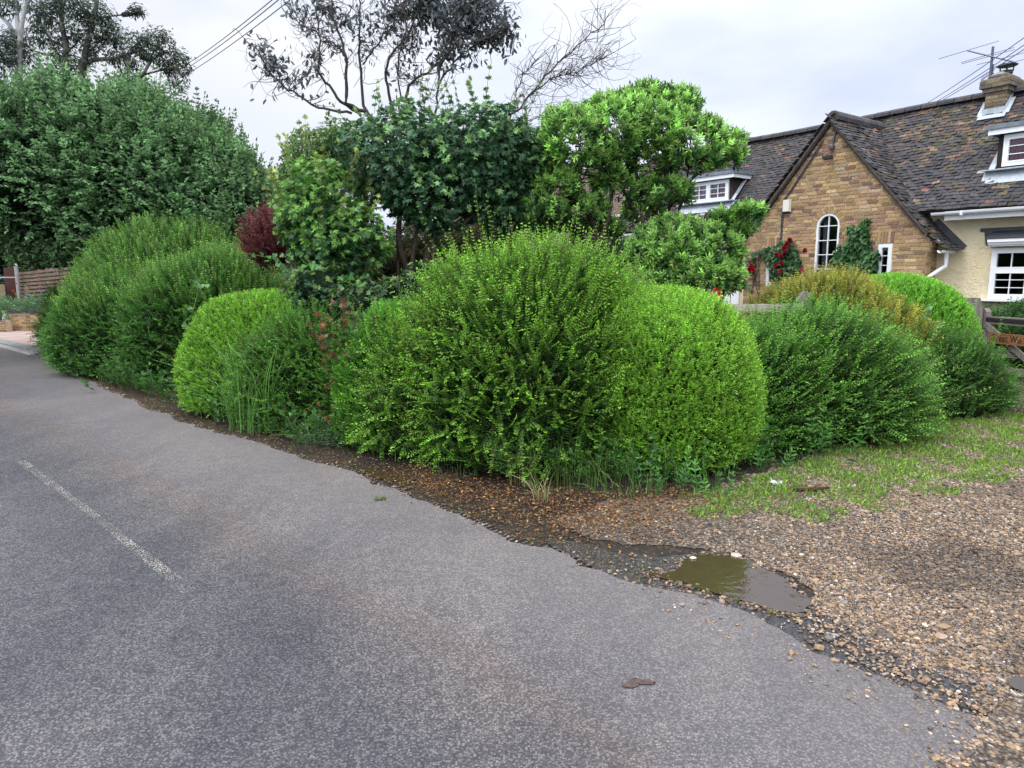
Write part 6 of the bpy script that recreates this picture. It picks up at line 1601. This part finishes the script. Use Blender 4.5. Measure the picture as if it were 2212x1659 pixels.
def clump(name, label, px, py, n, rad, h, wd, col, cat='grass', z=0.0, Y=None, **kw):
    p = G(px, py, z) if Y is None else W(px, py, Y)
    return tag(np_mesh(name, [blades(p, n, rad, h, wd, col, **kw)], [M['leaf']]), label, cat)
clump('grass_clump', 'tall arching bright grass in front of the left clipped dome', 560, 925, 150, .30, .95, .0045, (.16, .36, .08), lean=.24, z=.0, droop=.7)
clump('grass_clump', 'smaller arching grass left of the tall bright grass', 520, 905, 60, .22, .6, .004, (.13, .30, .07), lean=.28)
clump('grass_clump', 'tall thin straw-tipped grass at the foot of the largest shrub', 1205, 1052, 60, .24, .5, .0020, (.12, .21, .05), lean=.16)  # blade colour darkened to stand for shade at the shrub's foot
clump('grass_clump', 'sparse pale grass leaning out from under the left of the largest shrub', 1128, 1046, 40, .12, .42, .0025, (.20, .26, .09), lean=.25)
clump('grass_clump', 'low pale tuft trailing onto the soil below the tall thin grass', 1170, 1085, 30, .06, .24, .0025, (.26, .26, .11), lean=.4)
clump('grass_clump', 'thin upright grass right of the tall straw-tipped grass', 1290, 1055, 30, .2, .38, .0020, (.10, .21, .045), lean=.2)  # same darkened green, shade put into the blade colour
clump('grass_clump', 'grass growing up the foot of the bright clipped dome', 1400, 1052, 30, .26, .42, .0020, (.10, .23, .05), lean=.2)
clump('grass_clump', 'small grass tuft on the soil below the reddish seedlings', 830, 980, 60, .12, .35, .003, (.09, .18, .05), lean=.5)
clump('grass_clump', 'short green tuft on the verge beside the grey-leaved plant', 660, 955, 60, .12, .22, .003, (.10, .2, .05), lean=.5)
clump('grass_clump', 'wiry grass tuft in front of the low sprawling shrub by the gate', 1995, 900, 90, .25, .35, .003, (.09, .2, .04), lean=.5)

def weed(name, label, px, py, n, h, leaf, wid, col, tip, z=0.0, K=5, rad=.12, shape='oval', cat='weed', up=1.2, spread=.9):
    p = G(px, py, z); O = p + np.stack([rng.normal(0, rad, n), rng.normal(0, rad, n), 0 * np.arange(n)], 1)
    D = nrm(UP * up + rng.normal(0, .45, (n, 3)) + np.c_[(O - p)[:, :2] * 1.5, np.zeros(n)]); return tag(np_mesh(name, sprigs(O, D, h, K, leaf, wid, col, tip, shape=shape, stem=.002, stemcol=(.07, .14, .04), spread=spread), [M['leaf'], M['twig']]), label, cat, kind='stuff' if n > 13 else None)
weed('leafy_weed', 'bright leafy weeds at the foot of the spreading shrub', 1790, 985, 9, .42, .07, .34, (.05, .16, .03), (.12, .3, .06), K=7)
weed('leafy_weed', 'tall weed with narrow whorled leaves among the spreading shrub', 1812, 965, 3, .6, .085, .2, (.06, .18, .05), (.14, .32, .09), K=8, rad=.05)
weed('leafy_weed', 'low green weeds between the bright clipped dome and the spreading shrub', 1640, 1015, 26, .2, .055, .42, (.05, .17, .03), (.13, .32, .06), K=4, rad=.22)
weed('leafy_weed', 'fresh green weeds in front of the bright clipped dome', 1455, 1060, 16, .26, .05, .36, (.05, .17, .03), (.13, .33, .06), K=5, rad=.14)
weed('leafy_weed', 'small rosette of weeds on the gravel just below the bright dome', 1500, 1052, 14, .12, .05, .4, (.05, .18, .03), (.12, .3, .05), K=3, rad=.16)
weed('broad_leaf_weed', 'round leaved weeds below the left clipped dome', 500, 900, 22, .3, .06, .8, (.03, .10, .025), (.09, .22, .05), K=3, rad=.25, shape='heart')
weed('broad_leaf_weed', 'round leaved weeds at the foot of the dark left shrub', 315, 835, 30, .35, .08, .8, (.03, .10, .03), (.08, .2, .05), K=3, rad=.2, shape='heart')
weed('broad_leaf_weed', 'leafy weeds at the foot of the reddish seedlings', 720, 955, 14, .25, .055, .7, (.03, .10, .025), (.08, .2, .05), K=3, rad=.2, shape='heart')
weed('nettle_patch', 'fringe of nettles beside the paved drive at the far left', 155, 752, 50, .7, .1, .4, (.04, .12, .03), (.10, .22, .06), K=7, rad=.16)
weed('nettle_patch', 'weeds fringing the dark soil below the yellowish tangled shrub', 225, 782, 40, .4, .08, .4, (.035, .11, .03), (.09, .2, .05), K=5, rad=.16)
weed('silvery_weed', 'small grey-green feathery plant on the verge soil', 695, 965, 26, .16, .03, .3, (.09, .15, .10), (.16, .23, .16), K=5, rad=.07)
weed('leafy_weed', 'low leafy weeds trailing under the gate end of the hedge', 2120, 880, 30, .22, .05, .5, (.04, .14, .03), (.10, .26, .05), K=4, rad=.3)
# seedlings with coppery new leaves in the gap
s1 = np.array([-1.62, 6.85, 0]); n = 40; O = s1 + np.stack([rng.normal(0, .17, n), rng.normal(0, .08, n), U(.1, 1.15, n)], 1)
tag(np_mesh('maple_seedling', sprigs(O, nrm(UP * .5 + np.array([.0, -1, 0]) * .7 + rng.normal(0, .45, (n, 3))), .34, 4, .055, 1., (.02, .075, .028), (.30, .11, .06), shape='maple', stem=.0025, stemcol=(.15, .04, .03), tippow=2.5, spread=1.), [M['leaf'], M['twig']]), 'maple seedling with coppery young leaves in the gap left of the largest shrub', 'seedling')
# bindweed
def bind(label, pts, n, Yc):
    P = np.array([W(x, y, Y) for x, y, Y in pts]); t = rng.random(n) * (len(P) - 1); i = t.astype(int); f = (t - i)[:, None]; Q = P[i] * (1 - f) + P[i + 1] * f + rng.normal(0, .05, (n, 3)) * np.array([1, .4, 1])
    mb = MB(); mb.tube(resample(P, 16) , .003, 4, (.10, .2, .05)); V = mb.ch[0]
    tag(np_mesh('bindweed', [leaves(Q, nrm(rng.normal(0, .5, (n, 3)) - UP * .4), np.array([0, -1, .6]) + rng.normal(0, .35, (n, 3)), U(.06, .10, n), .075, np.array([.085, .23, .06]) * np.exp(rng.normal(0, .2, (n, 1))), 'heart'), (V[0], V[1], V[2], 1)], [M['leaf'], M['twig']]), label, 'bindweed')
bind('bindweed trailing down between the red shrub and the left clipped dome', [(520, 545, 10.), (600, 560, 9.6), (640, 600, 9.2), (660, 640, 8.8), (690, 665, 8.4)], 60, 9)
bind('bindweed hanging at the left shoulder of the left clipped dome', [(430, 600, 9.9), (425, 640, 9.6), (415, 680, 9.2), (395, 700, 9.1)], 10, 9)
bind('bindweed on the face of the dome beside the gate post', [(1995, 655, 8.45), (2005, 690, 8.35), (2015, 720, 8.25), (2000, 760, 8.0), (1990, 790, 7.9)], 12, 8)
bind('bindweed climbing the hedge in front of the gate', [(2120, 770, 8.3), (2140, 800, 8.2), (2165, 820, 8.1), (2190, 840, 8.1)], 12, 8)
bind('bindweed straggling over the yellowish tangled shrub at far left', [(230, 560, 12.2), (250, 640, 12.), (320, 680, 11.3), (330, 760, 10.9)], 22, 11)
bind('bindweed strands over the low maple', [(620, 520, 8.9), (660, 570, 8.3), (720, 600, 8.0), (780, 620, 7.7)], 34, 8)

# flower bed behind the low brick wall
fbp = [(W(x, 665, Y)[0], Y) for x, Y in ((10, 21.6), (60, 21.3), (110, 21.3), (160, 20.9), (-30, 21.8))]
ch = []
for x, Y in fbp:
    n = 130; O = np.stack([x + rng.normal(0, .45, n), Y + rng.normal(0, .35, n), U(.1, .5, n)], 1); ch += sprigs(O, nrm(UP + rng.normal(0, .4, (n, 3))), .55, 7, .11, .3, (.05, .13, .05), (.13, .26, .11), stem=.003)
bed = empty('flower_bed', (fbp[1][0], 21.3, 0), 'pale green cornflower bed between the slatted fence and the low brick wall', 'flower bed')
tag(np_mesh('foliage', ch, [M['leaf'], M['twig']], bed), kind='stuff')
bl = [W(x, y, 20.6) for x, y in [(93, 632), (107, 637), (117, 638), (130, 634), (145, 639), (150, 634), (80, 652), (160, 641), (126, 629), (60, 640)]]; fl_ = []
for c, col in [(b_, (.03, .05, .40)) for b_ in bl] + [(W(x, y, 20.8), (.62, .12, .03)) for x, y in [(36, 612), (33, 634), (28, 628)]]:
    m = 14; np_mesh('flower', [leaves(np.tile(c, (m, 1)), rng.normal(0, 1, (m, 3)), rng.normal(0, 1, (m, 3)), .04, .03, col, 'oval')], [M['petal']], bed)

# thin grass growing through the gravel
gpz = np.array([G(*p)[:2] for p in [(1440, 1078), (1600, 1045), (1720, 1005), (1850, 955), (1990, 905), (2120, 885), (2240, 895), (2240, 1030), (2100, 1060), (1950, 1100), (1800, 1130), (1650, 1135), (1500, 1120)]])
lo, hi = gpz.min(0), gpz.max(0); Qg = np.stack([U(lo[0], hi[0], 90000), U(lo[1], hi[1], 90000)], 1); Qg = Qg[inside(gpz, Qg)]
md = lump(np.c_[Qg * 2.2, np.zeros(len(Qg))], 1.1, .5) + .6 * lump(np.c_[Qg * 6, np.zeros(len(Qg))], 1., 2.); gdn = np.concatenate([gpz[i] * (1 - t) + gpz[(i + 1) % len(gpz)] * t for i in range(6, len(gpz)) for t in np.linspace(0, 1, 12)]).reshape(-1, 2)
ds = np.min(np.linalg.norm(Qg[:, None] - gdn[None], axis=2), axis=1)
Qg = Qg[(md > -.3 + rng.normal(0, .3, len(Qg)) + .9 * np.exp(-ds / .22))][:32000]
O = np.c_[Qg, np.zeros(len(Qg))]; n = len(O)
L0 = leaves(O, nrm(UP * .8 + rng.normal(0, .6, (n, 3))), rng.normal(0, 1, (n, 3)), U(.02, .06, n), .009, np.array([.17, .30, .04]) * np.exp(rng.normal(0, .35, (n, 1))), 'dia')
tag(np_mesh('grass', [L0], [M['leaf']]), 'thin moss and grass growing through the gravel along the hedge', 'grass', kind='stuff')
# ragged low growth at the foot of the hedges
fz = []
for (x, y, m, rx) in [(900, 985, 50, .3), (1000, 1010, 50, .3), (1350, 1060, 60, .3), (1550, 1040, 70, .3), (1700, 1000, 90, .35), (1880, 945, 90, .35), (1950, 920, 90, .3), (450, 880, 50, .3), (600, 935, 60, .3), (2060, 895, 70, .3), (2160, 880, 60, .3), (780, 975, 30, .2)]:
    p = G(x, y); fz.append(blades(p, m, rx, .15, .0024, (.13, .26, .06), lean=.4))
tag(np_mesh('low_grass', fz, [M['leaf']]), 'short ragged grass along the foot of the whole hedge', 'grass', kind='stuff')

ft = np.array([G(*p)[:2] for p in [(150, 770), (250, 838), (400, 878), (520, 930), (700, 962), (880, 990), (1020, 1018), (1150, 1050), (1300, 1052), (1480, 1040), (1640, 1000), (1800, 962), (2000, 905), (2180, 880)]])
fs = np.concatenate([[0], np.cumsum(np.linalg.norm(np.diff(ft, axis=0), axis=1))]); n = 1500; t = U(0, fs[-1], n)
Pf = np.stack([np.interp(t, fs, ft[:, i]) for i in (0, 1)], 1) + np.stack([rng.normal(0, .05, n), np.abs(rng.normal(0, .16, n)) - .02], 1)
of = np.c_[Pf, U(0, .12, n)]; out_ = nrm(np.c_[rng.normal(0, .5, n), -np.abs(rng.normal(.6, .4, n)), U(.1, .9, n)])
ug = sprigs(of, out_, .20, 7, .028, .5, (.022, .075, .014), (.10, .26, .04), stem=.0015, curl=.4)
k = rng.random(n) < .22; ug += sprigs(of[k], out_[k] * .5 + UP, .26, 3, .06, .75, (.03, .10, .03), (.09, .22, .05), shape='heart', stem=.002)
tag(np_mesh('undergrowth', ug, [M['leaf'], M['twig']]), 'tangled low leaves and weeds along the foot of the whole hedge', 'undergrowth', kind='stuff')
# loose things on the ground
def bit(name, label, cat, px, py, pts, col, z=.012, th=.006):
    p = G(px, py, z); mb = MB(); mb.prism([p + np.array([a, b, .002 * i]) for i, (a, b) in enumerate(pts)], UP * th, col); tag(mb.build(name, M['dull_leaf']), label, cat)
p = G(1675, 1042, .02); m = 16; tag(np_mesh('litter_paper', [leaves(p + rng.normal(0, .03, (m, 3)) * np.array([1, 1, .3]), rng.normal(0, 1, (m, 3)) * np.array([1, 1, .3]), UP + rng.normal(0, .4, (m, 3)), .05, .035, (.6, .6, .58), 'oval')], [M['dull_leaf']]), 'crumpled white scrap of litter on the weeds by the gravel', 'litter')
p = G(1750, 1058, .02); mb = MB(); mb.tube([p + np.array([-.16, .02, 0]), p, p + np.array([.14, -.01, .02])], [.006, .016, .008], 6, (.05, .025, .015)); mb.tube([p, p + np.array([.1, .06, .03])], [.01, .004], 5, (.09, .04, .02)); tag(mb.build('dead_wood', M['bark']), 'dark piece of dead wood lying on the grassy gravel', 'stick')
p = G(1497, 1205, .022); mb = MB(); mb.add(*(lambda V, Fc: (V * np.array([.022, .012, .008]) + p, Fc))(*ICO1), (.75, .72, .62)); tag(mb.build('pale_pebble', M['stone']), 'single pale pebble at the upper left rim of the puddle', 'pebble')
p = G(1375, 1475, .011); m = 40
a_ = np.linspace(0, 2 * PI, 42)[:-1]; r_0 = .026 * (1 + .35 * np.sin(a_ * 2 + .5) + .3 * np.sin(a_ * 3 + 2) + rng.normal(0, .12, 41))
tag(sheet('mud_splat', [(p[0] + math.cos(t) * q * 2.0, p[1] + math.sin(t) * q * 1.1) for t, q in zip(a_, r_0)], .013, plain('dried_mud', (.10, .072, .065), .95, .1, .4, 60., .6), None, None, 'structure'))
p = G(822, 1077, .014); n = 40; tag(np_mesh('fallen_sprig', [leaves(p + rng.normal(0, .02, (n, 3)) * np.array([1.2, .6, .15]), rng.normal(0, 1, (n, 3)) * np.array([1, 1, .2]), UP + rng.normal(0, .3, (n, 3)), .03, .014, (.10, .14, .03), 'oval')], [M['dull_leaf']]), 'small withered green sprig lying on the road near the verge', 'leaf')
